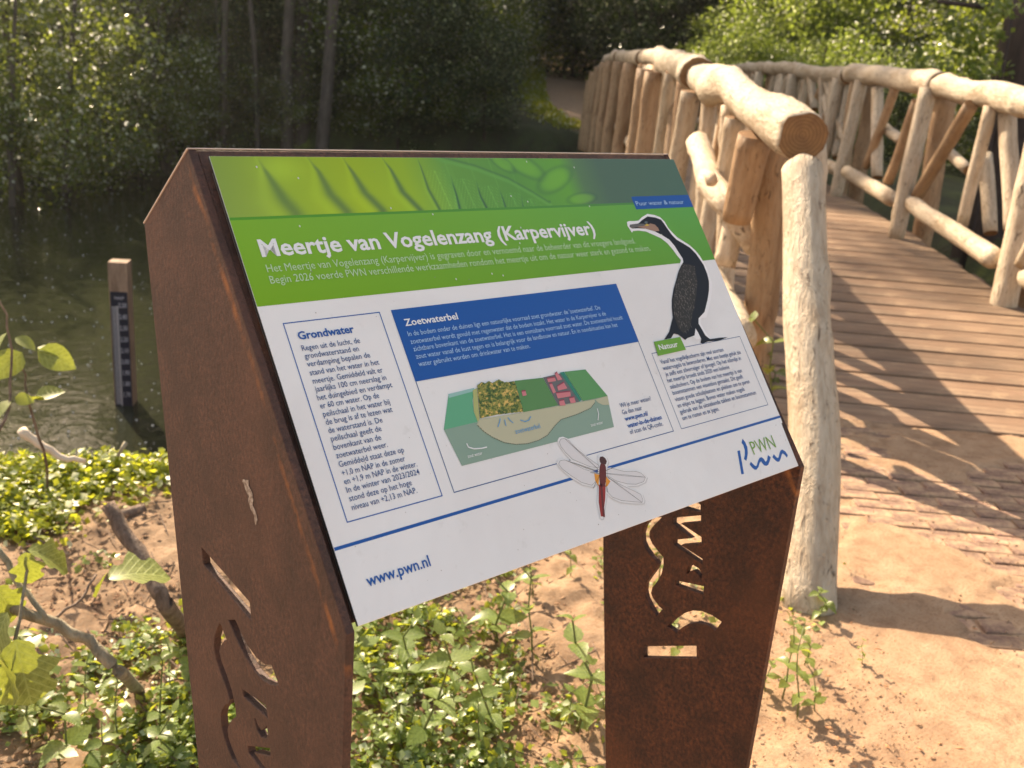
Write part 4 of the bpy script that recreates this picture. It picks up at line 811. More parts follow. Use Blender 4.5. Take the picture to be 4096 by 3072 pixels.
# ================================================================== water gauge
gp = Vector((2.59, 7.39, WATER_Z)); gauge = thing('water_gauge', gp, 'square timber post in the water with a dark blue water level scale', 'water gauge post')
GA = math.atan2(CAM.y - gp.y, CAM.x - gp.x) + math.pi / 2 - R(14); gx = Vector((math.cos(GA), math.sin(GA), 0)); gy = Vector((-gx.y, gx.x, 0))
GM = Matrix(((gx.x, gy.x, 0, gp.x), (gx.y, gy.y, 0, gp.y), (0, 0, 1, gp.z), (0, 0, 0, 1)))
def gpart(name, a, b, mat, parent=gauge, bev=0.):
    me = box_mesh(name, a, b, bev); me.transform(GM); o = link(name, me, mat)
    if parent is gauge: keep(o, gauge)
    else: o.parent = parent
    return o
# local frame: +y is away from or towards the viewer depending on gy; choose the face nearest the camera
f_ = -1 if gy.dot(CAM - gp) < 0 else 1
gpart('timber', (-.078, -.078, -1.0), (.078, .078, 1.27), M_GAUGEWOOD, bev=.004)
fy0, fy1 = (.0785, .084) if f_ > 0 else (-.084, -.0785)
navy = plain('enamel_navy', (.006, .010, .035), .3); sc_ = gpart('scale_plate', (-.068, fy0, -.6), (.072, fy1, 1.02), navy)
yy = fy1 + .0006 if f_ > 0 else fy0 - .0006
V, F = [], []
def gq(x0, x1, z0, z1):
    b = len(V); V.extend([GM @ Vector((x, yy, z)) for x, z in ((x0, z0), (x1, z0), (x1, z1), (x0, z1))]); F.append((b, b + 1, b + 2, b + 3))
rx = lambda x: x * (1 if gx.dot(RX) > 0 else -1)
for i in range(44):
    z = .02 + i * .02
    gq(rx(-.060), rx(-.012), z, z + .0105)
gq(rx(-.020), rx(-.008), 0, .90)
o = link('scale_ticks', mesh('scale_ticks', V, F), plain('enamel_white', (.42, .42, .47), .4)); o.parent = sc_
capV, capF = text_verts('2.50', .02)
allV, allF = [], []
for i in range(9):
    V, F = text_verts('%.2f' % (2.50 - .1 * i), .03); k = .042 / (V[:, 1].max()); off = len(allV)
    wx_ = V[:, 0] / V[:, 0].max() * .066
    allV += [GM @ Vector((rx(-.004 + float(a)), yy + f_ * .0004, .885 - i * .1 + float(b) * k)) for a, b in zip(wx_, V[:, 1])]; allF += [tuple(j + off for j in f) for f in F]
o = link('scale_numbers', mesh('scale_numbers', allV, allF), plain('enamel_pale', (.33, .34, .42), .4)); o.parent = sc_
V, F = text_verts('NAP', .03); allV = [GM @ Vector((rx(-.035 + float(a) * .04), yy, .955 + float(b) * .035)) for a, b in zip(V[:, 0], V[:, 1])]
o = link('scale_heading', mesh('scale_heading', allV, F), bpy.data.materials['enamel_pale']); o.parent = sc_

# ================================================================== leaves
def leaf_outline(kind):
    if kind == 'nettle':
        t = np.linspace(0, 1, 10); wd = .34 * np.sin(np.pi * t ** .72) ** .9 * (1 - .25 * t); z = np.zeros(10); wd = wd * (1 + .16 * (np.arange(10) % 2))
    elif kind == 'oak':
        t = np.linspace(0, 1, 14); wd = (.07 + .36 * np.sin(np.pi * t ** 1.25) ** .8) * (1 + .28 * np.sin(t * 17)); wd[0] = .02; wd[-1] = .03
    else:
        t = np.linspace(0, 1, 7); wd = .36 * np.sin(np.pi * t ** .8) ** .8
    return t, wd
def leaf_mesh(name, kind, mat, droop=.25, fold=.18):
    t, wd = leaf_outline(kind); V, F = [], []
    for i, (a, b) in enumerate(zip(t, wd)):
        z = -droop * a * a; V += [(-b, a, z + fold * b), (0, a, z), (b, a, z + fold * b)]
        if i: k = 3 * i; F += [(k - 3, k - 2, k + 1, k), (k - 2, k - 1, k + 2, k + 1)]
    me = mesh(name, V, F, True); me.materials.append(mat); return me
LM = [leaf_mesh('nettle_leaf_%d' % i, 'nettle', M_NETTLE, .1 + .2 * i, .1 + .15 * i) for i in range(3)]
def stem_mesh(name, pts, r0, r1, mat, sides=6):
    V, F = [], []; n_ = len(pts)
    for i, p in enumerate(pts):
        p = Vector(p); d = (Vector(pts[min(i + 1, n_ - 1)]) - Vector(pts[max(i - 1, 0)])).normalized(); q = Vector((0, 0, 1)).rotation_difference(d); r = r0 + (r1 - r0) * i / (n_ - 1)
        for j in range(sides): a = j / sides * 6.2832; V.append(p + q @ Vector((math.cos(a) * r, math.sin(a) * r, 0)))
        if i:
            for j in range(sides): a, b = (i - 1) * sides + j, (i - 1) * sides + (j + 1) % sides; F.append((a, b, b + sides, a + sides))
    F.append(tuple(range((n_ - 1) * sides, n_ * sides))); F.append(tuple(range(sides - 1, -1, -1)))
    me = mesh(name, V, F, True); me.materials.append(mat); return me
def leaf_matrix(p, yaw, pitch, size, roll=0.):
    return Matrix.Translation(p) @ Matrix.Rotation(yaw, 4, 'Z') @ Matrix.Rotation(pitch, 4, 'X') @ Matrix.Rotation(roll, 4, 'Y') @ Matrix.Diagonal((size, size, size, 1))
# four nettle prototypes kept as plain data, then placed as individuals
protos = []
for v in range(4):
    rs = random.Random(50 + v); H = .16 + .05 * v; st = [(rs.uniform(-.01, .01) * k, rs.uniform(-.01, .01) * k, H * k / 4) for k in range(5)]
    leaves = []
    for k in range(4):
        z = H * (.25 + .25 * k); sz = (.060, .056, .047, .032)[k] * rs.uniform(.85, 1.15); y0 = k * 1.5708 / 1 + rs.uniform(-.3, .3)
        i0 = min(4, k + 1); bx, by, _ = st[i0]
        for q in range(2): leaves.append((leaf_matrix(Vector((bx, by, z)), y0 + q * math.pi, rs.uniform(.0, .45) + (.35 if k == 3 else 0), sz, rs.uniform(-.3, .3)), rs.randrange(3)))
    protos.append((stem_mesh('nettle_stem_%d' % v, st, .0032, .0016, M_STEM), leaves))
def nettle(x, y, sc, v, rz, label, group='nettles growing around the sign'):
    t = thing('nettle_plant', (x, y, ground_z(x, y) - .004), label, 'nettle', group, rz); t.scale = (sc,) * 3
    t.rotation_euler = (rnd.uniform(-.2, .2), rnd.uniform(-.2, .2), rz)
    st, lv = protos[v]; link('stem', st, parent=t)
    for mtx, li in lv: o = link('leaf', LM[li], parent=t); o.matrix_basis = mtx
    return t
nett = [(1990, 2560, 1.15, 'tall nettle standing alone below the middle of the white panel'), (2308, 2920, 1.25, 'large-leaved nettle beside the right rusty leg'), (1972, 2930, .9, None), (2130, 2640, .9, None), (1430, 2690, .95, None), (1610, 2770, 1., None),
    (1397, 2880, 1., None), (1660, 3050, 1.1, None), (3278, 2470, .62, 'small pale nettle at the foot of the slanting end log'), (3215, 2660, .6, None), (3130, 2790, .7, None), (3190, 2870, .7, None), (3060, 2760, .55, None), (3260, 2840, .55, None), (3450, 2660, .28, 'tiny seedling alone on the bare sand'),
    (120, 2980, .9, None), (240, 3060, .95, None), (30, 2900, .8, None), (480, 3000, .7, None), (640, 2950, .7, None), (700, 3060, .8, None), (740, 2760, .6, None), (690, 2830, .6, None), (330, 2900, .6, None), (400, 3060, .7, None), (2680, 2500, .8, None), (2620, 2400, .8, None), (3085, 1660, 1.5, 'leafy weed behind the panel beside the brown railing post'),
    (3090, 1560, 1.4, None), (2700, 2620, .6, None)]
def pix_ground(u, v, z=0.):
    d = FW + RX * ((u - 2048) / 3850) + DY * ((v - 1536) / 3850); k = (z - CAM.z) / d.z; return CAM + d * k
LBL = 'stinging nettle with toothed green leaves in the sandy patch between the rusty legs'
LBR, LBW = 'small nettle in the bare sand right of the right rusty leg', 'nettle among the weeds left of the left rusty leg'
for i, (u, v_, sc, lb) in enumerate(nett):
    p = pix_ground(u, v_); nettle(p.x, p.y, sc, i % 4, rnd.uniform(0, 6.28), lb or (LBL if 1300 < u < 2450 else LBR if u > 2450 else LBW))
rs = random.Random(3); cnt = 0
while cnt < 36:
    u, v_ = rs.uniform(1340, 2440), rs.uniform(2150, 3150)
    dens = 1.1 - (u - 1340) / 1500 - max(0, (v_ - 2650)) / 1500
    if v_ < 2350 and 1500 < u < 2250: dens += .5
    if rs.random() > dens: continue
    p = pix_ground(u, v_); nettle(p.x, p.y, rs.uniform(.34, .62), rs.randrange(4), rs.uniform(0, 6.28), LBL); cnt += 1
# ground weeds and creepers: leaf masses nobody could count
def leaf_mass(name, P, N, size, mat, label=None, cat=None, kind='stuff', fold=.22, aspect=.42, thing_obj=False, link_it=True):
    """P centres, N unit normals: folded two-triangle leaves"""
    n_ = len(P); up = np.array([0, 0, 1.]); a = nr.randn(n_, 3); a -= (a * N).sum(1)[:, None] * N; a /= np.linalg.norm(a, axis=1)[:, None]; b = np.cross(N, a)
    L = size[:, None]; V = np.empty((n_, 4, 3), np.float32)
    V[:, 0] = P - a * L * .5; V[:, 1] = P + b * L * aspect + N * L * fold * .5; V[:, 2] = P + a * L * .5; V[:, 3] = P - b * L * aspect + N * L * fold * .5
    i = np.arange(n_)[:, None] * 4; F = np.concatenate([i + [0, 1, 2], i + [0, 2, 3]], 1).reshape(-1, 3)
    me = mesh_np(name, V.reshape(-1, 3), F); me.materials.append(mat)
    return me
def rand_normals(n_, upw): N = nr.randn(n_, 3); N[:, 2] = np.abs(N[:, 2]) + upw; return N / np.linalg.norm(N, axis=1)[:, None]
def scatter_ground(n_, sampler, spread, hmax, size, upw=1.2):
    C0 = np.array([sampler() for _ in range(n_)]); return C0
def weeds(name, clumps, per, rad, hmax, smin, smax, mat, label, cat):
    P = []
    for (x, y, sc) in clumps:
        k = int(per * sc); q = nr.randn(k, 2) * rad * sc; h = np.abs(nr.rand(k)) * hmax * sc * np.exp(-(q ** 2).sum(1) / (2 * (rad * sc) ** 2)) + .006
        zz = terrain(q[:, 0] + x, q[:, 1] + y, True)[0]; P.append(np.stack([q[:, 0] + x, q[:, 1] + y, zz + h], 1))
    P = np.concatenate(P); me = leaf_mass(name, P, rand_normals(len(P), .8), nr.uniform(smin, smax, len(P)), mat)
    return tag(link(name, me), label, cat, kind='stuff')
cl = []
rs = random.Random(11)
for i in range(900):
    u, v_ = rs.uniform(-100, 2420), rs.uniform(2050, 3250)
    nz = vn2(u / 190., v_ / 150.)
    d = .12 + nz * 1.15 + (.45 if 1380 < u < 2000 else 0) - (.45 if u > 2050 else 0) + (.25 if 1380 < u < 2050 else 0) + (.25 if u < 1200 and v_ > 2600 else 0) - (.45 if u < 1000 and v_ < 2500 else 0)
    if rs.random() > d: continue
    p = pix_ground(u, v_); cl.append((p.x, p.y, rs.uniform(.5, 1.2)))
weeds('weeds', cl, 30, .032, .045, .008, .028, M_NETTLE, 'low mixed green weeds on the sandy soil', 'weeds')
cl = []
for i in range(330):
    u, v_ = rs.uniform(-150, 700), 1868 + abs(rs.gauss(0, 62))
    if rs.random() > .75 + .9 * vn2(u / 90., v_ / 40.) - max(0, u - 250) / 900 * (v_ > 1910): continue
    p = pix_ground(u, v_); cl.append((p.x, p.y, rs.uniform(.5, 1.4)))
for i in range(50): p = pix_ground(rs.uniform(-60, 260), rs.uniform(1960, 2150)); cl.append((p.x, p.y, rs.uniform(.6, 1.1)))
weeds('creeping_plants', cl, 30, .036, .06, .009, .034, M_CREEP, 'yellow green creeping plants along the edge of the bank', 'plants')
cl = [];
for i in range(60):
    u, v_ = rs.uniform(2420, 3330), rs.uniform(1950, 2500); p = pix_ground(u, v_)
    if p.x * SY - p.y * SX < 1.2: cl.append((p.x, p.y, rs.uniform(.4, 1.)))
weeds('seedlings', cl, 16, .03, .03, .010, .026, M_NETTLE, 'small seedlings in the sand behind the sign', 'weeds')
# clods, bark flakes and dry litter
def litter(name, n_, box, smin, smax, mat, label, cond=None, flat=.35):
    V = []; F = []; k = 0; u, v_ = [], []
    for i in range(n_):
        uu, vv = nr.uniform(box[0], box[2]), nr.uniform(box[1], box[3]); p = pix_ground(uu, vv)
        if cond and not cond(uu, vv, p): continue
        z = ground_z(p.x, p.y) ; s_ = nr.uniform(smin, smax); q = Matrix.Rotation(nr.uniform(0, 6.28), 3, 'Z') @ Matrix.Rotation(nr.uniform(-.5, .5), 3, 'X')
        c = Vector((p.x, p.y, z + s_ * .15 + .004))
        el = nr.uniform(.5, 1.6)
        for w_ in ((-1, 0, 0), (1, 0, 0), (0, -1, 0), (0, 1, 0), (0, 0, -1), (0, 0, 1)):
            V.append(c + q @ Vector((w_[0] * s_ * el, w_[1] * s_ * nr.uniform(.4, .8), w_[2] * s_ * flat)))
        b = 6 * k; k += 1
        F += [(b, b + 2, b + 5), (b + 2, b + 1, b + 5), (b + 1, b + 3, b + 5), (b + 3, b, b + 5), (b + 2, b, b + 4), (b + 1, b + 2, b + 4), (b + 3, b + 1, b + 4), (b, b + 3, b + 4)]
    me = mesh(name, V, F); me.materials.append(mat); return tag(link(name, me), label, 'litter', kind='stuff')
litter('leaf_litter', 2600, (-100, 1950, 2450, 3200), .003, .009, M_LITTER, 'dry brown plant litter scattered on the soil')
V, F = [], []
for i in range(420):
    uu, vv = nr.uniform(-50, 2450), nr.uniform(1980, 3150); p = pix_ground(uu, vv); z = ground_z(p.x, p.y); a = nr.uniform(0, 6.28); L0 = nr.uniform(.02, .11); e = nr.uniform(-.1, .35); r_ = nr.uniform(.0008, .002)
    d = Vector((math.cos(a), math.sin(a), e)) * L0; q = Vector((-math.sin(a), math.cos(a), 0)) * r_; u_ = Vector((0, 0, r_ * 1.6)); c = Vector((p.x, p.y, z + .008)); b = len(V)
    V += [c + q, c + u_, c - q, c + d + q, c + d + u_, c + d - q]; F += [(b, b + 1, b + 4, b + 3), (b + 1, b + 2, b + 5, b + 4), (b + 2, b, b + 3, b + 5)]
me = mesh('dry_stalks', V, F); me.materials.append(M_STICK); tag(link('dry_stalks', me), 'thin dry stalks lying among the weeds', 'dry stalks', kind='stuff')
litter('sand_grains', 2200, (2450, 1950, 4150, 3200), .0015, .0045, M_SAND, 'little crumbs of sand on the trodden ground', flat=.8)
litter('soil_clods', 1500, (-100, 1950, 2300, 3200), .004, .012, M_SAND, 'small clods of sandy soil', flat=.7)
litter('wood_chips', 520, (2500, 2000, 4000, 3200), .003, .009, plain('wood_chip', (.46, .22, .10), .8), 'orange brown wood chips on the sand', cond=lambda u, v, p: rnd.random() < math.exp(-((u - 3150 - (v - 2700) * .9) / 330) ** 2) or rnd.random() < .12)
# sticks and branches
def stick(name, pts, r0, r1, mat, label, cat, seed=1, mids=None):
    t = thing(name, pts[0], label, cat); P0, P1 = Vector(pts[0]), Vector(pts[-1])
    me = stem_mesh(name, [Vector(p) - P0 for p in pts], r0, r1, mat, 10); link('wood', me, parent=t); return t
def PD(u, v, dist): d = (FW + RX * ((u - 2048) / 3850) + DY * ((v - 1536) / 3850)).normalized(); return CAM + d * dist
def wob(pts, n_=5, a=.006, seed=0):
    rs = random.Random(seed); o = []
    for i in range(len(pts) - 1):
        for k in range(n_): o.append(Vector(pts[i]).lerp(Vector(pts[i + 1]), k / n_) + Vector((rs.uniform(-a, a), rs.uniform(-a, a), rs.uniform(-a, a))))
    return o + [Vector(pts[-1])]
stick('fallen_branch', wob([PD(-60, 2395, 1.80), PD(180, 2480, 1.83), PD(360, 2560, 1.86), PD(470, 2690, 1.87), pix_ground(560, 2760), pix_ground(640, 2830)], 4, .003, 2), .0085, .0125, M_PALESTICK, 'smooth grey fallen branch lying over weeds at the bottom corner', 'branch')
stick('dead_stick', wob([PD(435, 2015, 2.20), PD(520, 2160, 2.18), PD(610, 2300, 2.15), PD(660, 2420, 2.12), pix_ground(745, 2540)], 3, .004, 3), .0155, .018, M_STICK, 'thick brown broken stick leaning behind the left rusty plate', 'stick')
stick('thin_twig', wob([PD(-20, 2170, 1.85), PD(80, 2340, 1.84), PD(185, 2475, 1.82)], 4, .002, 4), .006, .0045, M_PALESTICK, 'thin pale twig crossing the grey fallen branch', 'twig')
stick('side_twig', wob([PD(385, 2300, 1.9), PD(330, 2390, 1.88), PD(200, 2490, 1.85)], 4, .002, 5), .002, .003, M_STICK, 'slender brown side twig curving up from the grey branch', 'twig')
stick('pale_dead_branch', wob([pix_ground(85, 1722, -.25) * .0 + PD(85, 1722, 3.0), PD(150, 1775, 3.0), PD(245, 1830, 3.0), PD(340, 1845, 3.02)], 4, .004, 6), .014, .007, plain('bleached_wood', (.62, .52, .42), .7), 'bleached dead branch poking out over the water', 'branch')
stick('reed_stub', [PD(470, 1825, 3.1), PD(505, 1768, 3.1)], .005, .007, M_PALESTICK, 'short pale stub standing at the edge of the bank', 'stick')
stick('bark_piece', wob([pix_ground(480, 2060), pix_ground(575, 2035)], 3, .002, 9), .016, .018, M_STICK, 'short piece of brown wood lying on the sand by the dead stick', 'piece of wood')
# sapling at the left edge
OAK = [leaf_mesh('oak_leaf_%d' % i, 'oak', M_OAKLEAF, .2 + .2 * i, .1 + .2 * i) for i in range(2)]; OVAL = leaf_mesh('oval_leaf', 'oval', M_OAKLEAF, .25, .25)
def leaf_at(parent, me, P, tip, size, roll=0., name='leaf'):
    P, tip = Vector(P), Vector(tip); y = (tip - P).normalized(); z = Vector((0, 0, 1)); x = y.cross(z).normalized(); z = x.cross(y)
    M_ = Matrix(((x.x, y.x, z.x, P.x), (x.y, y.y, z.y, P.y), (x.z, y.z, z.z, P.z), (0, 0, 0, 1))) @ Matrix.Rotation(roll, 4, 'Y') @ Matrix.Diagonal((size,) * 3 + (1,))
    o = link(name, me, parent=parent); o.matrix_basis = Matrix.Translation(-Vector(parent.location)) @ M_; return o
sp_ = thing('sapling', pix_ground(190, 1990), 'thin sapling with a few big yellow green leaves beside the water', 'sapling')
for nm, pts in (('stem', [pix_ground(190, 1990), PD(175, 1800, 2.95), PD(120, 1620, 2.9), PD(100, 1500, 2.9), PD(60, 1420, 2.9)]), ('stem', [PD(0, 1720, 2.8), PD(42, 1590, 2.85), PD(50, 1400, 2.85), PD(25, 1260, 2.85), PD(-10, 1190, 2.85)])):
    w_ = wob(pts, 3, .004, 8); me = stem_mesh(nm, [p - sp_.location for p in w_], .0042, .0022, M_STICK, 6); link(nm, me, parent=sp_)
for (u, v_, tu, tv, sz, rl, dd) in ((150, 1400, 290, 1460, .105, .9, 2.9), (60, 1350, 140, 1385, .06, .3, 2.9), (90, 1410, 10, 1470, .105, -.8, 2.88), (30, 1330, -10, 1370, .05, .5, 2.9), (140, 1590, 235, 1555, .075, .5, 2.9), (120, 1605, 150, 1585, .05, -.3, 2.9),
    (40, 1600, 0, 1640, .06, .2, 2.85), (60, 1590, 110, 1600, .05, 1.0, 2.86), (150, 1390, 210, 1400, .06, .1, 2.92)):
    leaf_at(sp_, OVAL, PD(u, v_, dd), PD(tu, tv, dd - .02), sz, rl)
oak = thing('oak_sprig', PD(200, 2480, 1.84), 'sprig of lobed yellow green oak leaves over the fallen branch', 'sprig')
link('twig', stem_mesh('twig', [p - oak.location for p in wob([PD(100, 2200, 1.8), PD(105, 2330, 1.8), PD(60, 2560, 1.75)], 3, .003, 4)], .0024, .003, M_PALESTICK, 5), parent=oak)
for (u, v_, tu, tv, sz, rl, dd, k) in ((60, 2560, 130, 2830, .105, .25, 1.72, 0), (-30, 2620, 60, 2700, .08, -.5, 1.70, 1), (110, 2200, 250, 2230, .075, .25, 1.8, 1), (100, 2210, 120, 2320, .055, .3, 1.79, 0), (430, 2315, 660, 2245, .105, .12, 1.9, 1), (430, 2290, 400, 2330, .05, .3, 1.9, 0), (30, 2450, -20, 2560, .08, 0, 1.75, 0), (-20, 2350, 40, 2420, .07, .6, 1.78, 1)):
    leaf_at(oak, OAK[k], PD(u, v_, dd), PD(tu, tv, dd + .01), sz, rl)
# white specks added on the pond to stand in for sparkles
V, F = [], []
for i in range(260):
    u, v_ = nr.uniform(0, 640), nr.uniform(680, 1850); p = pix_ground(u, v_, WATER_Z + .006); s_ = nr.uniform(.003, .013); b = len(V)
    V += [p + Vector((s_, 0, 0)), p + Vector((0, s_, 0)), p + Vector((-s_, 0, 0)), p + Vector((0, -s_, 0)), p + Vector((0, 0, s_))]; F += [(b, b + 1, b + 4), (b + 1, b + 2, b + 4), (b + 2, b + 3, b + 4), (b + 3, b, b + 4)]
tag(link('pond_sparkle', mesh('pond_sparkle', V, F), plain('sparkle_white', (.85, .85, .82), .9)), 'white specks added on the pond to give its sparkle', 'water sparkle', kind='stuff')

# ================================================================== woodland across the water
def crown_mesh(name, clumps, per, crad, lmin, lmax, mat, upw=.3):
    P = []
    for (c, r) in clumps:
        k = int(per * (r / crad) ** 2); d = nr.randn(k, 3); d /= np.linalg.norm(d, axis=1)[:, None]; rr = r * nr.rand(k) ** .45; P.append(np.array(c) + d * rr[:, None] * [1, 1, .75])
    P = np.concatenate(P); return leaf_mass(name, P, rand_normals(len(P), upw), nr.uniform(lmin, lmax, len(P)), mat)
def tree_crown(name, Rr, H, z0, nclump, per, mat, seed, lmin=.06, lmax=.11, solid=.5):
    rs = np.random.RandomState(seed); cl = []
    for i in range(nclump):
        d = rs.randn(3); d /= np.linalg.norm(d); q = rs.rand() ** solid; cl.append(((d[0] * Rr * q, d[1] * Rr * q, z0 + H / 2 + d[2] * H / 2 * q), rs.uniform(.35, .75)))
    return crown_mesh(name, cl, per, .55, lmin, lmax, mat), cl
def trunk_mesh(name, H, r, lean, mat, clumps, seed, nb=9):
    rs = random.Random(seed); V, F = [], []
    def tube(pts, r0, r1, sides):
        b0 = len(V)
        for i, p in enumerate(pts):
            rr = r0 + (r1 - r0) * i / (len(pts) - 1)
            for j in range(sides): a = j / sides * 6.283; V.append((p[0] + math.cos(a) * rr, p[1] + math.sin(a) * rr, p[2]))
            if i:
                for j in range(sides): a, b = b0 + (i - 1) * sides + j, b0 + (i - 1) * sides + (j + 1) % sides; F.append((a, b, b + sides, a + sides))
    pts = [(lean[0] * (k / 8) ** 1.3 + rs.uniform(-.05, .05), lean[1] * (k / 8) ** 1.3 + rs.uniform(-.05, .05), -.4 + (H + .4) * k / 8) for k in range(9)]
    tube(pts, r * 1.15, r * .35, 9)
    for i in range(nb):
        c, _ = clumps[rs.randrange(len(clumps))]; k = rs.randrange(3, 8); p = pts[k]; 
        if c[2] < p[2] - .5: continue
        m_ = tuple((p[q] + c[q]) / 2 + (0, 0, -.2)[q] for q in range(3)); tube([p, m_, c], r * .28, .015, 5)
    me = mesh(name, V, F, True); me.materials.append(mat); return me
kinds = []
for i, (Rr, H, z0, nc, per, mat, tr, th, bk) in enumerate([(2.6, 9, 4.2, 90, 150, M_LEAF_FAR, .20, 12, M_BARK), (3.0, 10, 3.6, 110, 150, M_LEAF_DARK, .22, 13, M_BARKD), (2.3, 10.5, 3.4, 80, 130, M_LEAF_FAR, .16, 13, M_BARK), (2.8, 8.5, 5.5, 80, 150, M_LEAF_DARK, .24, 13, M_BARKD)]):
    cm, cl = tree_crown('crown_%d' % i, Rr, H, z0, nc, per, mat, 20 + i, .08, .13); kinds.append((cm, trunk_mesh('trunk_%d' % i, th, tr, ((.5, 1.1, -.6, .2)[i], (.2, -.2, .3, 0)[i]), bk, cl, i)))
shr = []
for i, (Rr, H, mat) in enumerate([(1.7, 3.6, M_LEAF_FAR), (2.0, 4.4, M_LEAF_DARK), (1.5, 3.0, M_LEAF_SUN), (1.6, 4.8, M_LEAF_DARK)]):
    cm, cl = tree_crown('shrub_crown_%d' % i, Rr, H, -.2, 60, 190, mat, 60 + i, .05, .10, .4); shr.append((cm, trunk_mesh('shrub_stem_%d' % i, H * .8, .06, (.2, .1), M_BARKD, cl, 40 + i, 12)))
def put_tree(s, w, k, sc, rz, label, group, name='tree', cat='tree', src=None):
    x, y = SW(s, w).xy; z = float(terrain(np.array([x]), np.array([y]))[0][0]); cm, tm = (src or kinds)[k]
    t = thing(name, (x, y, z - .1), label, cat, group, rz); t.scale = (sc, sc, sc * rnd.uniform(.92, 1.08)); link('crown', cm, parent=t); link('trunk' if name != 'shrub' else 'stems', tm, parent=t); return t
GT = 'trees of the dense wood across the water'; GS = 'shrubs crowding the far bank'
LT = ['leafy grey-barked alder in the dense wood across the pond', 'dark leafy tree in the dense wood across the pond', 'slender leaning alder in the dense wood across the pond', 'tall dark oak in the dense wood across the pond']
LS = ['mid green shrub hanging over the far bank', 'dark green shrub crowding the far bank', 'sunlit yellow green bush beyond the footbridge', 'tall dark shrub crowding the far bank']
# first row: shrubs right at the water
for i, w_ in enumerate(np.arange(-24, -1.2, 1.45)):
    sf = float(interp(w_, [(-40, 12), (-20, 22), (-12, 24.4), (-5, 24.6), (0, 24.2), (3.4, 23.9)])); k = (0, 1, 3, 0, 1, 3, 1)[i % 7]
    if w_ < -8: k = (0, 3, 0)[i % 3]
    put_tree(sf + rnd.uniform(-.1, .8), w_ - .6, k, rnd.uniform(.9, 1.2), rnd.uniform(0, 6.28), LS[k], GS, 'shrub', 'shrub', shr)
for i in range(26):
    w_ = rnd.uniform(-27, -2.2); put_tree(26.5 + rnd.uniform(0, 4), w_ - .5, rnd.choice((0, 1, 3)), rnd.uniform(.9, 1.3), rnd.uniform(0, 6.28), LS[1], GS, 'shrub', 'shrub', shr)
for i in range(15):
    w_ = -11.5 + i * .72; sf = float(interp(w_, [(-40, 12), (-20, 22), (-12, 24.4), (-5, 24.6), (0, 24.2)])); k = (1, 0, 3)[i % 3]
    put_tree(sf - rnd.uniform(.0, .5), w_, k, rnd.uniform(.5, .72), rnd.uniform(0, 6.28), 'low shrub trailing into the pond at the far waterline', 'low shrubs at the far waterline', 'shrub', 'shrub', shr)
# tall trees
for i in range(46):
    w_ = -25 + i * .56 + rnd.uniform(-.4, .4); 
    if w_ > -3.0: w_ = -3.4
    k = i % 4; put_tree(25.6 + rnd.uniform(0, 5.5), w_ - .6, k, rnd.uniform(.38, .55) if w_ < -11 else rnd.uniform(1.15, 1.5), rnd.uniform(0, 6.28), LT[k], GT)
for i in range(26):
    w_ = rnd.uniform(-30, 26)
    if -4 < w_ < 6 or w_ < -13: continue
    k = rnd.randrange(4); put_tree(33 + rnd.uniform(0, 9), w_, k, rnd.uniform(.9, 1.2), rnd.uniform(0, 6.28), LT[k], GT)
# right of the path and behind the right railing
for (s, w_, k, sc) in ((36, 3.6, 1, 1.6), (39, 4.6, 3, 1.7), (35, -3.4, 1, 1.5), (41, -3.2, 3, 1.8), (58, -6, 1, 3.2), (58, 0, 3, 3.4), (60, 6, 1, 3.2), (56, 12, 3, 3.2), (58, -13, 1, 3), (54, 18, 1, 3), (46, -7, 1, 2.4), (48, -1.5, 3, 2.3), (43, .9, 1, 1.6), (44, 2.5, 1, 2.2), (46, .6, 0, 2.2), (48, 4.5, 1, 2.4), (41, 6.4, 1, 1.8), (50, 2, 3, 2.4), (52, 7, 3, 2.5), (30, 9, 2, 1.7), (34, 11, 0, 2.0), (30, 13, 1, 1.9), (26, 16, 0, 1.8), (38, 9, 1, 2.2), (22, 15.5, 1, 1.7), (18, 16, 0, 1.7), (42, 14, 1, 2.6), (34, 19, 1, 2.4), (26, 22, 1, 2.2), (18, 21, 1, 2.0), (26.5, 5.2, 2, 1.0), (29, 5.4, 2, 1.1), (25, 7.0, 2, 1.15), (23, 8.6, 2, .95), (31, 6.5, 2, 1.3), (22, 10.5, 0, 1.1), (27.5, 9.5, 0, 1.3), (20, 9.2, 0, .9), (18, 10.5, 0, 1.0), (16.5, 9.5, 0, .85), (15.2, 11.0, 1, 1.0), (14, 9.4, 1, .7), (13, 11.2, 3, .8), (12.0, 9.3, 1, .62), (24, 12.5, 1, 1.2), (19, 13, 1, 1.3),
    (10.6, 8.6, 1, .45), (17.8, 8.2, 1, .5), (20.5, 7.6, 1, .55), (34, 6.0, 2, 1.1), (37, 6.6, 2, 1.2), (33, -2.6, 0, 1.1), (38, -2.4, 0, 1.2)):
    put_tree(s, w_, k, sc, rnd.uniform(0, 6.28), LS[k] if k == 2 else 'shrub with mixed green leaves behind the far railing', 'bushes beyond the footbridge', 'shrub', 'shrub', shr)
for (s, w_, k) in ((20, 15, 1), (24, 14.5, 3), (28, 13, 1), (17, 14.5, 3), (30, 10, 0), (23, 18, 1), (14.5, 15, 3), (33, 8.5, 2), (12, 14, 1)): put_tree(s, w_, k, 1.0, rnd.uniform(0, 6.28), LT[k], GT)
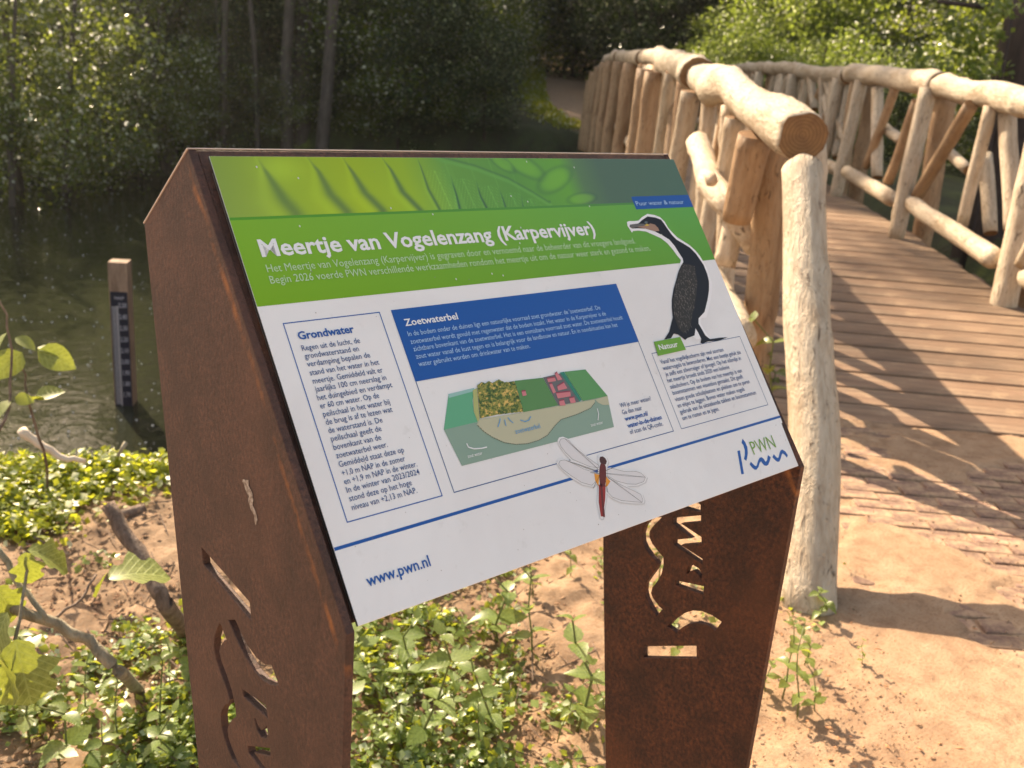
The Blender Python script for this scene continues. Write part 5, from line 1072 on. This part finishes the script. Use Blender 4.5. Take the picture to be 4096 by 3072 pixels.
# pine trunk at the right
px_ = pix_ground(3985, 1000, 0.); az = (px_ - CAM); az.z = 0; az.normalize(); pb = CAM + az * 12.6; pz = float(terrain(np.array([pb.x]), np.array([pb.y]))[0][0])
pine = thing('pine_tree', (pb.x, pb.y, pz - .2), 'thick dark pine trunk rising behind the right railing', 'pine tree')
pcl = [((rnd.uniform(-2, 2), rnd.uniform(-2, 2), rnd.uniform(8, 13)), .6) for _ in range(40)]
link('trunk', trunk_mesh('pine_trunk', 13, .40, (.15, .3), M_BARKD, pcl, 5, 14), parent=pine); link('crown', crown_mesh('pine_crown', pcl, 160, .55, .06, .1, M_LEAF_DARK), parent=pine)
def seg_branch(parent, pts, r, mat=M_BARKD): link('branch', stem_mesh('branch', [Vector(p) - Vector(parent.location) for p in pts], r, r * .4, mat, 6), parent=parent)
def PH(u, v, h):   # point in the direction of pixel u, v at horizontal distance h
    d = FW + RX * ((u - 2048) / 3850) + DY * ((v - 1536) / 3850); return CAM + d * (h / math.hypot(d.x, d.y))
seg_branch(pine, [PH(4100, 90, 13.2), PH(3950, 30, 13), PH(3750, 5, 12.8)], .05)
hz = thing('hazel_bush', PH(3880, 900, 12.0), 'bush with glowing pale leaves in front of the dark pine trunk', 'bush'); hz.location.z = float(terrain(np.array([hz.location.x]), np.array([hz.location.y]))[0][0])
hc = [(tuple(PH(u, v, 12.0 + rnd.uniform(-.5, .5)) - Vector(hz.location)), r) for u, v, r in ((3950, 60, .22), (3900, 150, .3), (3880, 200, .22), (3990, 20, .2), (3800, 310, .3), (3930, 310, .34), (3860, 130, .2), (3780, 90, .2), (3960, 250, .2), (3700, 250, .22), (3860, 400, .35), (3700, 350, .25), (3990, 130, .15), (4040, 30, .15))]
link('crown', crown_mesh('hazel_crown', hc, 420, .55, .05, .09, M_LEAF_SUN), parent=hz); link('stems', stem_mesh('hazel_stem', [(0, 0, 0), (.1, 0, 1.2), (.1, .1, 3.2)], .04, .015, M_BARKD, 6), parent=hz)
# trunks seen over the panel
for (u, h, r, ln, lb, mt) in ((1150, 25.5, .15, .0, 'leftmost of three straight grey trunks behind the sign top', M_BARK), (1200, 26.0, .22, .1, 'thickest of three straight grey trunks behind the sign top', M_BARK), (1285, 25.0, .16, .25, 'rightmost of three straight grey trunks behind the sign top', M_BARK),
    (690, 25.0, .17, -.9, 'pale forked trunk leaning away over the far waterline', M_BARK), (590, 26.0, .15, -1.0, 'slim dark trunk beside the pale forked trunk', M_BARKD), (360, 25.5, .17, -1.1, 'dark leaning trunk among bright leaves near the frame corner', M_BARKD), (885, 25.3, .09, .2, 'thin straight trunk between the pale forked trunk and the three grey trunks', M_BARK), (120, 25.6, .12, -.4, 'slim dark trunk nearest the frame edge across the pond', M_BARKD), (1040, 25.4, .07, -.3, 'thinnest trunk just left of the three grey trunks', M_BARK)):
    dr = PH(u, 600, 1.) - CAM; h = (24.25 + .794) / ((dr.x * SX + dr.y * SY) / math.hypot(dr.x, dr.y)) + h - 26.0; b = PH(u, 600, h); z = float(terrain(np.array([b.x]), np.array([b.y]))[0][0]); t = thing('tree', (b.x, b.y, z - .1), lb, 'tree')
    side = Vector((RX.x, RX.y, 0)).normalized(); cl = [(tuple(side * (ln * 3 + rnd.uniform(-2, 2)) + Vector((0, rnd.uniform(-1, 1), rnd.uniform(6, 11)))), .6) for _ in range(26 if u > 750 else 8)]
    link('trunk', trunk_mesh('trunk', 11, r, tuple((side * ln * 3).xy), mt, cl, int(u), 6), parent=t); link('crown', crown_mesh('crown', cl, 120, .55, .07, .12, M_LEAF_FAR), parent=t)
# grass tufts on both sides of the far path
P = []
for i in range(5200):
    s = nr.uniform(24.6, 46); sd2 = -1 if nr.rand() < .55 else 1; w_ = float(path_c(s)) + sd2 * (.85 + abs(nr.randn()) * .45); q = SW(s, w_); P.append((q.x, q.y, float(0)))
P = np.array(P); P[:, 2] = terrain(P[:, 0], P[:, 1])[0] + nr.rand(len(P)) * .18
N = nr.randn(len(P), 3); N[:, 2] *= .3; N /= np.linalg.norm(N, axis=1)[:, None]
me = leaf_mass('grass', P, N, nr.uniform(.10, .22, len(P)), M_CREEP, aspect=.16); tag(link('grass', me), 'bright grass verges along the path beyond the footbridge', 'grass', kind='stuff')
# low branches reaching over the water on the left, catching the sun
cm, cl = tree_crown('loose_crown', 2.7, 8.0, -.6, 64, 110, M_LEAF_FAR, 90, .06, .12, .6); shr.append((cm, trunk_mesh('loose_stems', 7.5, .09, (.6, .2), M_BARK, cl, 91, 16)))
cm, cl = tree_crown('ragged_crown', 2.2, 6.0, -.4, 46, 120, M_LEAF_FAR, 95, .06, .12, .8); shr.append((cm, trunk_mesh('ragged_stems', 6, .08, (-.5, .3), M_BARK, cl, 96, 16)))
for (u, h, k, sc) in ((-120, 21, 4, 1.1), (60, 22.5, 4, 1.05), (20, 20.2, 5, .8), (240, 22.2, 5, 1.05), (300, 24.5, 4, 1.0), (430, 23.6, 5, .8), (560, 25.4, 4, .8), (700, 25.6, 5, .7), (900, 26, 5, .65)):
    b = PH(u, 600, h); put_tree(b.x * SX + b.y * SY, b.x * SY - b.y * SX, k, sc, rnd.uniform(0, 6.28), 'glossy sunlit shrub with branches reaching over the pond', GS, 'shrub', 'shrub', shr)
# thin haze volume added to give the veiling glare over the wood
hzb = tag(link('haze', box_mesh('haze', (-66, -38, -4.5), (92, 96, 38))), 'thin pale haze added for the veiling glare over the pond and the wood', 'haze', kind='stuff')
hm, n, l, b_, o = new_mat('haze'); n.remove(b_); pv = n.new('ShaderNodeVolumePrincipled'); pv.inputs['Density'].default_value = .0005; pv.inputs['Color'].default_value = (.95, .93, .9, 1); pv.inputs['Anisotropy'].default_value = .55
l.new(pv.outputs[0], o.inputs['Volume']); hzb.data.materials.append(hm)
